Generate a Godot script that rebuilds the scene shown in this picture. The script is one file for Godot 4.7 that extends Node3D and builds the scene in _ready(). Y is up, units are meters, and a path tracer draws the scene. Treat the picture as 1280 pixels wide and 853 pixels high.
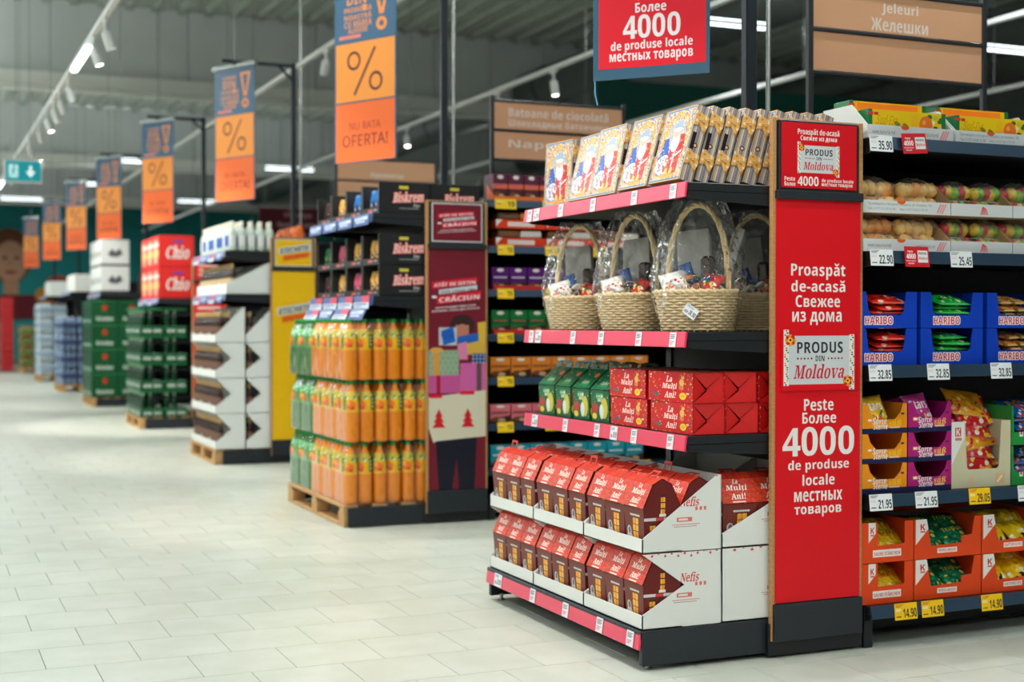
extends Node3D
# Supermarket main aisle: gondola ends along x = 2.6 .. 3.6, the aisle runs along -z, shelf runs go off towards +x.

class MB:
	var v := PackedVector3Array()
	var n := PackedVector3Array()
	var u := PackedVector2Array()
	var ix := PackedInt32Array()
	var t := Transform3D.IDENTITY
	func vert(p: Vector3, nn: Vector3, uv: Vector2) -> int:
		v.append(t * p); n.append((t.basis * nn).normalized()); u.append(uv)
		return v.size() - 1
	func tri(a: Vector3, b: Vector3, c: Vector3, ua := Vector2.ZERO, ub := Vector2.ZERO, uc := Vector2.ZERO) -> void:
		var nn := (c - a).cross(b - a).normalized()
		var i := vert(a, nn, ua); vert(b, nn, ub); vert(c, nn, uc)
		ix.append_array([i, i + 1, i + 2])
	# corners clockwise seen from the front: top-left, top-right, bottom-right, bottom-left of the uv rectangle
	func q(a: Vector3, b: Vector3, c: Vector3, d: Vector3, r := Rect2(0, 0, 1, 1)) -> void:
		var nn := (c - a).cross(b - d).normalized()
		if nn == Vector3.ZERO: nn = Vector3.UP
		var i := vert(a, nn, r.position); vert(b, nn, Vector2(r.end.x, r.position.y)); vert(c, nn, r.end); vert(d, nn, Vector2(r.position.x, r.end.y))
		ix.append_array([i, i + 1, i + 2, i, i + 2, i + 3])
	func box(c: Vector3, s: Vector3, f := {}) -> void:
		var h := s / 2.0
		var e: Rect2 = f.get("*", Rect2(0, 0, 1, 1))
		var p := func(x, y, z): return c + Vector3(h.x * x, h.y * y, h.z * z)
		q(p.call(-1, 1, 1), p.call(1, 1, 1), p.call(1, -1, 1), p.call(-1, -1, 1), f.get("F", e))
		q(p.call(1, 1, -1), p.call(-1, 1, -1), p.call(-1, -1, -1), p.call(1, -1, -1), f.get("B", e))
		q(p.call(-1, 1, -1), p.call(-1, 1, 1), p.call(-1, -1, 1), p.call(-1, -1, -1), f.get("L", e))
		q(p.call(1, 1, 1), p.call(1, 1, -1), p.call(1, -1, -1), p.call(1, -1, 1), f.get("R", e))
		q(p.call(-1, 1, -1), p.call(1, 1, -1), p.call(1, 1, 1), p.call(-1, 1, 1), f.get("T", e))
		q(p.call(-1, -1, 1), p.call(1, -1, 1), p.call(1, -1, -1), p.call(-1, -1, -1), f.get("D", e))
	# box with chamfered edges
	func bb(c: Vector3, s: Vector3, b := 0.004) -> void:
		var h := s / 2.0
		b = minf(b, minf(h.x, minf(h.y, h.z)) * 0.9)
		var pt := func(ax: int, sg: Vector3) -> Vector3:
			var o := Vector3(h.x - b, h.y - b, h.z - b)
			o[ax] = h[ax]
			return c + o * sg
		for ax in 3:
			var a1 := (ax + 1) % 3
			var a2 := (ax + 2) % 3
			for s0 in [-1.0, 1.0]:
				var cs := []
				for k in [[-1, -1], [1, -1], [1, 1], [-1, 1]]:
					var sg := Vector3.ONE
					sg[ax] = s0; sg[a1] = k[0]; sg[a2] = k[1]
					cs.append(pt.call(ax, sg))
				if s0 > 0: q(cs[3], cs[2], cs[1], cs[0])
				else: q(cs[0], cs[1], cs[2], cs[3])
			for s1 in [-1.0, 1.0]:
				for s2 in [-1.0, 1.0]:
					var m := Vector3.ONE
					m[a1] = s1; m[a2] = s2
					var lo := m
					lo[ax] = -1.0
					var hi := m
					hi[ax] = 1.0
					if s1 * s2 > 0: q(pt.call(a1, lo), pt.call(a1, hi), pt.call(a2, hi), pt.call(a2, lo))
					else: q(pt.call(a2, lo), pt.call(a2, hi), pt.call(a1, hi), pt.call(a1, lo))
		for sx in [-1.0, 1.0]:
			for sy in [-1.0, 1.0]:
				for sz in [-1.0, 1.0]:
					var g := Vector3(sx, sy, sz)
					if sx * sy * sz > 0: tri(pt.call(0, g), pt.call(2, g), pt.call(1, g))
					else: tri(pt.call(0, g), pt.call(1, g), pt.call(2, g))
	# polygon in the xy plane (y up), extruded from z0 (back) to z1 (front); front uv spans the bounds or rectangle b
	func prism(poly: PackedVector2Array, z0: float, z1: float, b := Rect2(), r := Rect2(0, 0, 1, 1), side := Rect2(0, 0, 1, 1)) -> void:
		if Geometry2D.is_polygon_clockwise(poly): poly.reverse()
		if b.size == Vector2.ZERO:
			b = Rect2(poly[0], Vector2.ZERO)
			for p in poly: b = b.expand(p)
		var uv := func(p: Vector2) -> Vector2:
			return r.position + Vector2((p.x - b.position.x) / b.size.x, 1.0 - (p.y - b.position.y) / b.size.y) * r.size
		var ts := Geometry2D.triangulate_polygon(poly)
		for i in range(0, ts.size(), 3):
			var a := poly[ts[i]]
			var bb2 := poly[ts[i + 1]]
			var c := poly[ts[i + 2]]
			if (bb2 - a).cross(c - a) > 0:
				var sw := bb2
				bb2 = c; c = sw
			tri(Vector3(a.x, a.y, z1), Vector3(bb2.x, bb2.y, z1), Vector3(c.x, c.y, z1), uv.call(a), uv.call(bb2), uv.call(c))
			tri(Vector3(a.x, a.y, z0), Vector3(c.x, c.y, z0), Vector3(bb2.x, bb2.y, z0), uv.call(a), uv.call(c), uv.call(bb2))
		for i in poly.size():
			var a := poly[i]
			var c := poly[(i + 1) % poly.size()]
			q(Vector3(a.x, a.y, z1), Vector3(c.x, c.y, z1), Vector3(c.x, c.y, z0), Vector3(a.x, a.y, z0), side)
	# profile of (radius, height) points round y, smooth
	func lathe(pr: Array, seg := 16, c := Vector3.ZERO, r := Rect2(0, 0, 1, 1), sx := 1.0, sz := 1.0) -> void:
		var first := v.size()
		for j in pr.size():
			var d: Vector2 = pr[mini(j + 1, pr.size() - 1)] - pr[maxi(j - 1, 0)]
			for i in seg + 1:
				var a := TAU * i / seg
				var nn := Vector3(cos(a) * d.y / sx, -d.x, sin(a) * d.y / sz)
				if nn.length() < 1e-6: nn = Vector3.UP
				vert(c + Vector3(cos(a) * pr[j].x * sx, pr[j].y, sin(a) * pr[j].x * sz), nn, r.position + Vector2(float(i) / seg, 1.0 - float(j) / (pr.size() - 1)) * r.size)
		for j in pr.size() - 1:
			for i in seg:
				var a := first + j * (seg + 1) + i
				var b := a + seg + 1
				ix.append_array([a, b + 1, b, a, a + 1, b + 1])
	func tube(path: Array, r: float, seg := 6, r_end := -1.0) -> void:
		var first := v.size()
		var up := Vector3.UP
		for j in path.size():
			var d: Vector3 = (path[mini(j + 1, path.size() - 1)] - path[maxi(j - 1, 0)]).normalized()
			if absf(d.dot(up)) > 0.97: up = Vector3.RIGHT if absf(d.x) < 0.9 else Vector3.BACK
			var s := d.cross(up).normalized()
			var w := s.cross(d).normalized()
			up = w
			var rr := r if r_end < 0 else lerpf(r, r_end, float(j) / (path.size() - 1))
			for i in seg + 1:
				var a := TAU * i / seg
				var nn := s * cos(a) + w * sin(a)
				vert(path[j] + nn * rr, nn, Vector2(float(i) / seg, float(j) / (path.size() - 1)))
		for j in path.size() - 1:
			for i in seg:
				var a := first + j * (seg + 1) + i
				var b := a + seg + 1
				ix.append_array([a, b + 1, b, a, a + 1, b + 1])
		for e in [0, path.size() - 1]:
			var d: Vector3 = (path[1] - path[0]) if e == 0 else (path[e] - path[e - 1])
			d = d.normalized() * (-1.0 if e == 0 else 1.0)
			var cc := vert(path[e], d, Vector2.ZERO)
			for i in seg:
				var p0: Vector3 = v[first + e * (seg + 1) + i]
				var p1: Vector3 = v[first + e * (seg + 1) + i + 1]
				v.append(p0); n.append((t.basis * d).normalized()); u.append(Vector2.ZERO)
				v.append(p1); n.append((t.basis * d).normalized()); u.append(Vector2.ZERO)
				ix.append_array([cc, v.size() - 2, v.size() - 1] if e else [cc, v.size() - 1, v.size() - 2])
	# smooth grid surface from f(i / nu, j / nv) -> Vector3
	func grid(nu: int, nv: int, f: Callable, r := Rect2(0, 0, 1, 1), flip := false) -> void:
		var first := v.size()
		var e := 0.002
		for j in nv + 1:
			for i in nu + 1:
				var a := float(i) / nu
				var b := float(j) / nv
				var p: Vector3 = f.call(a, b)
				var du: Vector3 = f.call(minf(a + e, 1), b) - f.call(maxf(a - e, 0), b)
				var dv: Vector3 = f.call(a, minf(b + e, 1)) - f.call(a, maxf(b - e, 0))
				var nn := dv.cross(du)
				if nn.length() < 1e-12: nn = Vector3.UP
				nn = nn.normalized()
				vert(p, -nn if flip else nn, r.position + Vector2(a, b) * r.size)
		for j in nv:
			for i in nu:
				var a := first + j * (nu + 1) + i
				var b := a + nu + 1
				if flip: ix.append_array([a, b + 1, a + 1, a, b, b + 1])
				else: ix.append_array([a, a + 1, b + 1, a, b + 1, b])
	func mesh() -> ArrayMesh:
		var arr := []
		arr.resize(Mesh.ARRAY_MAX)
		arr[Mesh.ARRAY_VERTEX] = v; arr[Mesh.ARRAY_NORMAL] = n; arr[Mesh.ARRAY_TEX_UV] = u; arr[Mesh.ARRAY_INDEX] = ix
		var m := ArrayMesh.new()
		m.add_surface_from_arrays(Mesh.PRIMITIVE_TRIANGLES, arr)
		return m

var used := {}
var mats := {}
var rng := RandomNumberGenerator.new()
var noise := FastNoiseLite.new()

func numbered(called: String) -> String:
	used[called] = used.get(called, -1) + 1
	return called if used[called] == 0 else "%s_%03d" % [called, used[called]]

func tag(o: Node3D, label: String, category := "", group := "", kind := "") -> Node3D:
	if label: o.set_meta("label", label)
	if category: o.set_meta("category", category)
	if group: o.set_meta("group", group)
	if kind: o.set_meta("kind", kind)
	return o

func thing(called: String, label: String, category: String, at := Vector3.ZERO, turn := 0.0, group := "") -> Node3D:
	var o := Node3D.new()
	o.name = numbered(called)
	add_child(o)
	o.position = at
	o.rotation.y = turn
	tag(o, label, category, group)
	return o

func part(called: String, mesh: Mesh, m: Material, parent: Node3D, at := Vector3.ZERO, turn := Vector3.ZERO) -> MeshInstance3D:
	var o := MeshInstance3D.new()
	o.name = called if parent != self else numbered(called)
	o.mesh = mesh
	o.material_override = m
	parent.add_child(o, true)
	o.position = at
	o.rotation = turn
	return o

func single(called: String, mesh: Mesh, m: Material, label: String, category: String, at := Vector3.ZERO, turn := Vector3.ZERO, group := "") -> MeshInstance3D:
	var o := part(called, mesh, m, self, at, turn)
	tag(o, label, category, group)
	return o

func struct(called: String, mesh: Mesh, m: Material, at := Vector3.ZERO, label := "", cat := "") -> MeshInstance3D:
	var o := part(called, mesh, m, self, at)
	tag(o, label, cat, "", "structure")
	return o

func copy(o: Node3D, called: String, at: Vector3, turn: Vector3, label := "", group := "") -> Node3D:
	var c: Node3D = o.duplicate()
	c.name = numbered(called)
	add_child(c)
	c.position = at
	c.rotation = turn
	if label: c.set_meta("label", label)
	if group: c.set_meta("group", group)
	return c

func M(key: String, col := Color.WHITE, rough := 0.6, metal := 0.0, o := {}) -> StandardMaterial3D:
	if mats.has(key): return mats[key]
	var m := StandardMaterial3D.new()
	m.resource_name = key
	m.albedo_color = col
	m.roughness = rough
	m.metallic = metal
	for k in o: m.set(k, o[k])
	mats[key] = m
	return m

func rgb(r: int, g: int, b: int) -> Color:
	return Color8(r, g, b)

# ---------------------------------------------------------------- print: pictures computed into textures
func cv(w: int, h: int, col: Color) -> Image:
	var im := Image.create(w, h, false, Image.FORMAT_RGB8)
	im.fill(col)
	return im

func fr(im: Image, x: float, y: float, w: float, h: float, col: Color) -> void:
	im.fill_rect(Rect2i(roundi(x), roundi(y), maxi(1, roundi(w)), maxi(1, roundi(h))), col)

func el(im: Image, cx: float, cy: float, rx: float, ry: float, col: Color) -> void:
	for y in range(ceili(cy - ry), floori(cy + ry) + 1):
		var k := 1.0 - pow((y - cy) / ry, 2)
		if k > 0:
			var w := rx * sqrt(k)
			im.fill_rect(Rect2i(roundi(cx - w), y, maxi(1, roundi(2 * w)), 1), col)

func pg(im: Image, pts: Array, col: Color) -> void:
	var lo := 1e9
	var hi := -1e9
	for p in pts:
		lo = minf(lo, p.y); hi = maxf(hi, p.y)
	for y in range(floori(lo), ceili(hi) + 1):
		var xs := []
		var yc := y + 0.5
		for i in pts.size():
			var a: Vector2 = pts[i]
			var b: Vector2 = pts[(i + 1) % pts.size()]
			if (a.y <= yc) != (b.y <= yc): xs.append(a.x + (yc - a.y) / (b.y - a.y) * (b.x - a.x))
		xs.sort()
		for k in range(0, xs.size() - 1, 2):
			im.fill_rect(Rect2i(roundi(xs[k]), y, maxi(1, roundi(xs[k + 1] - xs[k])), 1), col)

func ln(im: Image, a: Vector2, b: Vector2, w: float, col: Color) -> void:
	var s := (b - a).normalized().orthogonal() * w / 2
	pg(im, [a + s, b + s, b - s, a - s], col)

var glyphs := {}
# lettering fitted into the box x, y, w, h; skew leans it, rise tilts it
func tx(im: Image, s: String, x: float, y: float, w: float, h: float, col: Color, serif := false, bold := true, skew := 0.0, rise := 0.0) -> void:
	var key := s + str(serif) + str(bold)
	if not glyphs.has(key):
		var f := SystemFont.new()
		f.font_names = PackedStringArray(["Droid Serif" if serif else "Droid Sans"])
		f.font_weight = 700 if bold else 400
		var tm := TextMesh.new()
		tm.font = f
		tm.text = s
		tm.font_size = 64
		tm.pixel_size = 1.0
		tm.depth = 0.0
		tm.curve_step = 2.0
		var ar := tm.get_mesh_arrays()
		var vs: PackedVector3Array = ar[Mesh.ARRAY_VERTEX]
		var id: PackedInt32Array = ar[Mesh.ARRAY_INDEX] if ar[Mesh.ARRAY_INDEX] != null else PackedInt32Array(range(vs.size()))
		var bnd := AABB(vs[0], Vector3.ZERO) if vs.size() else AABB()
		for p in vs: bnd = bnd.expand(p)
		glyphs[key] = [vs, id, bnd]
	var g: Array = glyphs[key]
	var b: AABB = g[2]
	var pts := PackedVector2Array()
	for p in g[0]:
		var fx: float = (p.x - b.position.x) / maxf(b.size.x, 0.01)
		var fy: float = 1.0 - (p.y - b.position.y) / maxf(b.size.y, 0.01)
		pts.append(Vector2(x + fx * w + (1.0 - fy) * skew * h, y + fy * h - fx * rise * w))
	var id: PackedInt32Array = g[1]
	for i in range(0, id.size(), 3):
		tr3(im, pts[id[i]], pts[id[i + 1]], pts[id[i + 2]], col)

func tr3(im: Image, a: Vector2, b: Vector2, c: Vector2, col: Color) -> void:
	if a.y > b.y:
		var s := a
		a = b; b = s
	if b.y > c.y:
		var s := b
		b = c; c = s
	if a.y > b.y:
		var s := a
		a = b; b = s
	for y in range(maxi(0, ceili(a.y - 0.5)), mini(im.get_height() - 1, floori(c.y - 0.5)) + 1):
		var yc := y + 0.5
		var x0 := a.x + (c.x - a.x) * ((yc - a.y) / maxf(c.y - a.y, 1e-4))
		var x1: float
		if yc < b.y: x1 = a.x + (b.x - a.x) * ((yc - a.y) / maxf(b.y - a.y, 1e-4))
		else: x1 = b.x + (c.x - b.x) * ((yc - b.y) / maxf(c.y - b.y, 1e-4))
		if x0 > x1:
			var s := x0
			x0 = x1; x1 = s
		var l := roundi(x0)
		var w := roundi(x1) - l
		if w > 0: im.fill_rect(Rect2i(l, y, w, 1), col)

func PM(key: String, im: Image, rough := 0.5, o := {}) -> StandardMaterial3D:
	var m := M(key, Color.WHITE, rough, 0.0, o)
	m.metallic_specular = o.get("metallic_specular", 0.38)
	m.albedo_texture = ImageTexture.create_from_image(im)
	return m

# grain: colour noise for wood, board, plaster
func NM(key: String, c0: Color, c1: Color, rough := 0.7, freq := 0.02, scale := Vector3.ONE, o := {}) -> StandardMaterial3D:
	if mats.has(key): return mats[key]
	var f := FastNoiseLite.new()
	f.seed = key.hash() % 1000
	f.frequency = freq
	f.fractal_octaves = 4
	var g := Gradient.new()
	g.set_color(0, c0); g.set_color(1, c1)
	g.set_offset(0, 0.25); g.set_offset(1, 0.75)
	var t := NoiseTexture2D.new()
	t.width = 512; t.height = 512; t.seamless = true
	t.noise = f
	t.color_ramp = g
	var m := M(key, Color.WHITE, rough, 0.0, o)
	m.albedo_texture = t
	m.uv1_triplanar = true
	m.uv1_world_triplanar = o.get("uv1_world_triplanar", true)
	m.uv1_scale = scale
	return m

func bm(size: Vector3, at := Vector3.ZERO, bev := 0.004) -> ArrayMesh:
	var b := MB.new()
	b.bb(at, size, bev)
	return b.mesh()

func V(x: float, y: float, z: float) -> Vector3:
	return Vector3(x, y, z)

# ================================================================ the scene
var cam_pos := Vector3(0, 1.35, 0)
const FOCAL_PX := 1723.0
const YAW := -0.4104
const PITCH := -0.01335

func _ready() -> void:
	rng.seed = 7
	noise.seed = 3
	noise.frequency = 1.0
	# camera: 48.5 mm lens on a 24 mm high frame
	var cam := Camera3D.new()
	cam.name = "camera"
	add_child(cam)
	cam.position = cam_pos
	cam.rotation = Vector3(PITCH, YAW, 0)
	var at := CameraAttributesPhysical.new()
	at.frustum_focal_length = 12.0 * FOCAL_PX / 426.5
	at.frustum_focus_distance = 5.25
	at.exposure_aperture = 2.0
	at.frustum_far = 120.0
	at.frustum_near = 0.05
	cam.attributes = at
	cam.fov = rad_to_deg(2.0 * atan(426.5 / FOCAL_PX))
	cam.far = 120.0
	cam.current = true
	var we := WorldEnvironment.new()
	we.name = "environment"
	var e := Environment.new()
	e.background_mode = Environment.BG_COLOR
	e.background_color = Color(0, 0, 0)
	e.tonemap_mode = Environment.TONE_MAPPER_LINEAR
	e.tonemap_exposure = EXPOSURE
	e.sdfgi_enabled = true
	e.ssao_enabled = true
	e.ssil_enabled = true
	we.environment = e
	add_child(we)
	hall_lights()
	building()
	tracks()
	gondola_frames()
	endcap_sweets()
	endcap_juice()
	endcap_far()
	run_jellies()
	run_chocolate()
	hanging_signs()
	print("ready")

var LAMPS := lamp_spots()
func lamp_spots() -> Array:
	var a := []
	for z in [5.0, 0.0, -5.0, -9.6]:  # out of view: lamp rows added to light the near part of the hall
		for x in [-6.0, -2.4, 1.2, 4.8, 8.4]: a.append(V(x, 5.0, z))
	for z in [-14.0, -18.4, -22.8, -27.2, -31.6, -36.0, -40.4, -44.8]:  # out of view too: rows added to light the aisle and gondola ends
		for x in [-0.6, -3.6, -6.6]: a.append(V(x, 5.0, z))
	for p in [[9.16, -14.5], [13.5, -14.4], [12.3, -27.9], [8.3, -32.4], [4.8, -32.2], [3.0, -43.4], [7.96, -42.2], [4.55, -38.0]]: a.append(V(p[0], 5.0, p[1]))
	return a

const EXPOSURE := 0.77
const BAR_ENERGY := 6.6
const SPOT_ENERGY := 5.0

func glow(key: String, c: Color, k: float) -> StandardMaterial3D:
	return M(key, Color(0.9, 0.9, 0.9), 0.5, 0.0, {"emission_enabled": true, "emission": c, "emission_energy_multiplier": k})

# LED bars hung crosswise, unseen rows and uplights added: general light of the hall
func hall_lights() -> void:
	var ms := MB.new()
	ms.bb(V(0, 0.03, 0), V(1.2, 0.05, 0.09), 0.01)
	var body := ms.mesh()
	var df := MB.new()
	df.bb(V(0, 0.0, 0), V(1.16, 0.014, 0.075), 0.005)
	var dif := df.mesh()
	var wr := MB.new()
	wr.tube([V(-0.45, 0.05, 0), V(-0.45, 1.95, 0)], 0.004, 5)
	wr.tube([V(0.45, 0.05, 0), V(0.45, 1.95, 0)], 0.004, 5)
	var wire := wr.mesh()
	var white := M("lamp_white", rgb(215, 215, 212), 0.5)
	var gl := glow("led_diffuser", Color(0.93, 0.98, 1.0), 6.0)
	for p in LAMPS:
		if true:
			var t := thing("ceiling_lamp", "slim white LED bar lamp hung on wires under the roof", "lamp", p, 0.0, "LED bar lamps under the roof")
			part("housing", body, white, t)
			part("diffuser", dif, gl, t)
			part("wire", wire, M("steel", rgb(150, 152, 150), 0.35, 0.9), t)
			var a := AreaLight3D.new()
			a.name = "bar_light"
			t.add_child(a)
			a.area_size = Vector2(1.16, 0.075)
			a.rotation.x = -PI / 2
			a.position.y = -0.02
			a.light_energy = BAR_ENERGY
			a.light_color = Color(0.96, 0.99, 1.0)
			a.shadow_enabled = true
			a.area_range = 60.0
			a.area_attenuation = 2.0
			part("added_top_glow", dif, gl, t, V(0, 0.06, 0))  # glowing strip added on top, goes with the upward lamp
			var up := AreaLight3D.new()  # added upward lamp that brightens the roof deck and girders
			up.name = "added_uplight"
			t.add_child(up)
			up.area_size = Vector2(1.16, 0.075)
			up.rotation.x = PI / 2
			up.position.y = 0.08
			up.light_energy = BAR_ENERGY * 1.1
			up.light_color = Color(0.96, 0.99, 1.0)
			up.shadow_enabled = true
			up.area_range = 60.0
			up.area_attenuation = 2.0

func building() -> void:
	# floor: grout slab with square tiles in running bond
	var fm := bm(V(60, 0.2, 70), V(0, -0.1, 0), 0.001)
	var fl := struct("floor", fm, NM("grout", rgb(128, 126, 116), rgb(110, 109, 100), 0.9, 0.05, Vector3.ONE * 0.8), V(12, -0.0035, -20), "pale grey ceramic tile floor of the wide aisle", "floor")
	var tones := []
	for k in 3:
		var d: float = [0, -2, 2][k]
		tones.append(NM("floor_tile_%d" % k, Color8(198 + d, 201 + d, 188 + d), Color8(207 + d, 209 + d, 198 + d), 0.35, 0.012, Vector3.ONE * 0.45, {"metallic_specular": 0.45}))
	var S := 0.361
	var tm := MB.new()
	tile_shape(tm, Vector3.ZERO, S)
	var tmesh := tm.mesh()
	var list := []
	var basis := Basis.from_euler(Vector3(PITCH, YAW, 0)).inverse()
	var rest := MB.new()
	for j in range(-2, 110):
		var z := -j * S - 0.03
		for i in range(-22, 50):
			var x := 0.291 + (i + (0.5 if j % 2 else 0.0)) * S
			var c := V(x, 0, z)
			var p := basis * (c - cam_pos)
			var seen := p.z < -3.5 and absf(p.x / p.z) < 0.4 and absf(p.y / p.z) < 0.265
			if seen and not (x > 2.75 and x < 16 and under_run(z)): list.append([p.length(), c])
			elif z > -34 and x < 12: tile_shape(rest, c, S)
	list.sort_custom(func(a, b): return a[0] < b[0])
	for k in list.size():
		if k < 300:
			part("tile", tmesh, tones[rng.randi() % 3], fl, list[k][1] - fl.position)
		else: tile_shape(rest, list[k][1], S)
	var ro := part("tile_field", rest.mesh(), tones[0], fl, -fl.position)
	tag(ro, "", "", "", "stuff")
	# walls
	var teal := NM("teal_paint", rgb(34, 150, 152), rgb(42, 160, 160), 0.75, 0.004, Vector3.ONE * 0.2)
	var grey := NM("panel_grey", rgb(198, 202, 200), rgb(206, 210, 208), 0.7, 0.004, Vector3.ONE * 0.2)
	var wb := struct("wall_back", bm(V(60, 7.2, 0.3), V(0, 3.6, 0)), teal, V(12, 0, -52), "teal painted end wall of the hall", "wall")
	struct("wall_left", bm(V(0.3, 7.2, 70), V(0, 3.6, 0)), NM("wall_pale", rgb(205, 204, 196), rgb(213, 212, 205), 0.8, 0.004, Vector3.ONE * 0.2), V(-9, 0, -20), "pale side wall of the hall", "wall")
	struct("wall_right", bm(V(0.3, 7.2, 70), V(0, 3.6, 0)), M("deep_green", rgb(16, 84, 74), 0.8), V(34, 0, -20), "dark green side wall of the hall", "wall")
	struct("wall_front", bm(V(60, 7.2, 0.3), V(0, 3.6, 0)), M("wall_pale"), V(12, 0, 12), "pale wall closing the hall", "wall")
	struct("wall_partition", bm(V(8.4, 5.5, 0.2), V(0, 2.75, 0)), M("deep_green"), V(14.9, 0, -21), "dark green partition wall behind the shelf runs", "wall")
	# roof deck with trapezoid ribs
	var ce := struct("ceiling", bm(V(60, 0.2, 70), V(0, 0.1, 0)), M("deck", rgb(196, 200, 192), 0.7), V(12, 6.95, -20), "grey ribbed steel roof deck", "ceiling")
	var rib := MB.new()
	rib.prism(PackedVector2Array([Vector2(-0.12, 0), Vector2(-0.07, -0.12), Vector2(0.07, -0.12), Vector2(0.12, 0)]), -11.7, 0.0)
	var ribm := rib.mesh()
	var deckg := NM("deck_rib", rgb(172, 180, 168), rgb(160, 168, 158), 0.65, 0.02, Vector3.ONE * 0.3)
	for k in 4:
		for i in 48:
			if k == 3 and i % 2: continue
			part("rib", ribm, deckg, ce, V(-2.0 + i * 0.46, 6.95, -0.9 - 12.0 * k) - V(12, 6.95, -20))
	# girders across the hall, each clad in panels
	for k in 4:
		var z := -13.0 - k * 12.0
		var g := struct("beam", bm(V(58, 0.24, 0.5), V(0, 0, 0), 0.01), M("beam_white", rgb(226, 226, 220), 0.6), V(12, 5.52, z), "pale steel beam spanning the hall under grey cladding panels", "beam")
		var pm := bm(V(1.15, 1.26, 0.12), V(0, 0, 0), 0.008)
		for i in 30:
			part("panel", pm, grey, g, V(-17.4 + i * 1.17, 0.76, 0))
		var pipe := MB.new()
		pipe.tube([V(-20, 0, 0), V(20, 0, 0)], 0.05, 10)
		part("pipe", pipe.mesh(), M("beam_white"), g, V(0, -0.2, 0.34))
	# vent duct along the hall
	for s in [[11.2, 5.9], [16.5, 6.1]]:
		var d := thing("vent_duct", "round galvanised vent duct hung along the roof" if s[0] < 12 else "round galvanised vent duct hung above the far shelf runs", "duct", V(s[0], s[1], -24))
		var db := MB.new()
		db.tube([V(0, 0, 22), V(0, 0, -26)], 0.36, 20)
		part("pipe", db.mesh(), M("galvanised", rgb(92, 96, 94), 0.55, 0.5), d)
		var ring := MB.new()
		ring.tube([V(0, 0, 0.04), V(0, 0, -0.04)], 0.385, 20)
		var hang := MB.new()
		hang.tube([V(0, 0.3, 0), V(0, 6.95 - s[1], 0)], 0.012, 6)
		for i in 16:
			part("collar", ring.mesh(), M("galvanised"), d, V(0, 0, 21.0 - i * 3.0))
			if i % 2 == 0: part("hanger", hang.mesh(), M("steel"), d, V(0, 0, 21.0 - i * 3.0))
	# mural on the end wall
	var im := cv(512, 512, rgb(36, 152, 154))
	fr(im, 0, 380, 512, 132, rgb(120, 30, 40))
	el(im, 150, 170, 120, 150, rgb(122, 74, 42))
	el(im, 158, 200, 82, 112, rgb(214, 160, 128))
	el(im, 128, 180, 12, 8, rgb(60, 40, 34)); el(im, 188, 180, 12, 8, rgb(60, 40, 34))
	ln(im, Vector2(158, 195), Vector2(152, 228), 8, rgb(190, 132, 104))
	el(im, 158, 258, 30, 9, rgb(170, 70, 66))
	fr(im, 120, 300, 76, 80, rgb(206, 150, 118))
	el(im, 400, 330, 70, 60, rgb(196, 92, 60)); el(im, 340, 380, 60, 44, rgb(226, 150, 60))
	single("wall_mural", bm(V(3.4, 3.4, 0.04), V(0, 1.7, 0), 0.003), M("teal_paint"), "wide teal wall mural with a brown-haired woman's face", "mural", V(3.85, 1.45, -51.8))
	var mq := MB.new()
	mq.q(V(-1.68, 3.38, 0.025), V(1.68, 3.38, 0.025), V(1.68, 0.02, 0.025), V(-1.68, 0.02, 0.025))
	part("print", mq.mesh(), PM("mural_print", im, 0.6), get_node("wall_mural"))

func under_run(z: float) -> bool:
	for g in RUNS:
		if z < g - 0.3 and z > g - 1.3: return true
	return false

func tile_shape(b: MB, c: Vector3, s: float) -> void:
	var h := s / 2 - 0.0011
	var k := 0.0008
	var p := [V(-h, -0.004, -h), V(h, -0.004, -h), V(h, -0.004, h), V(-h, -0.004, h)]
	var tt := []
	for a in p: tt.append(c + V(a.x - signf(a.x) * k, 0, a.z - signf(a.z) * k))
	b.q(tt[0], tt[1], tt[2], tt[3])
	for i in 4:
		var j := (i + 1) % 4
		b.q(tt[j], tt[i], c + p[i], c + p[j])

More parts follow.
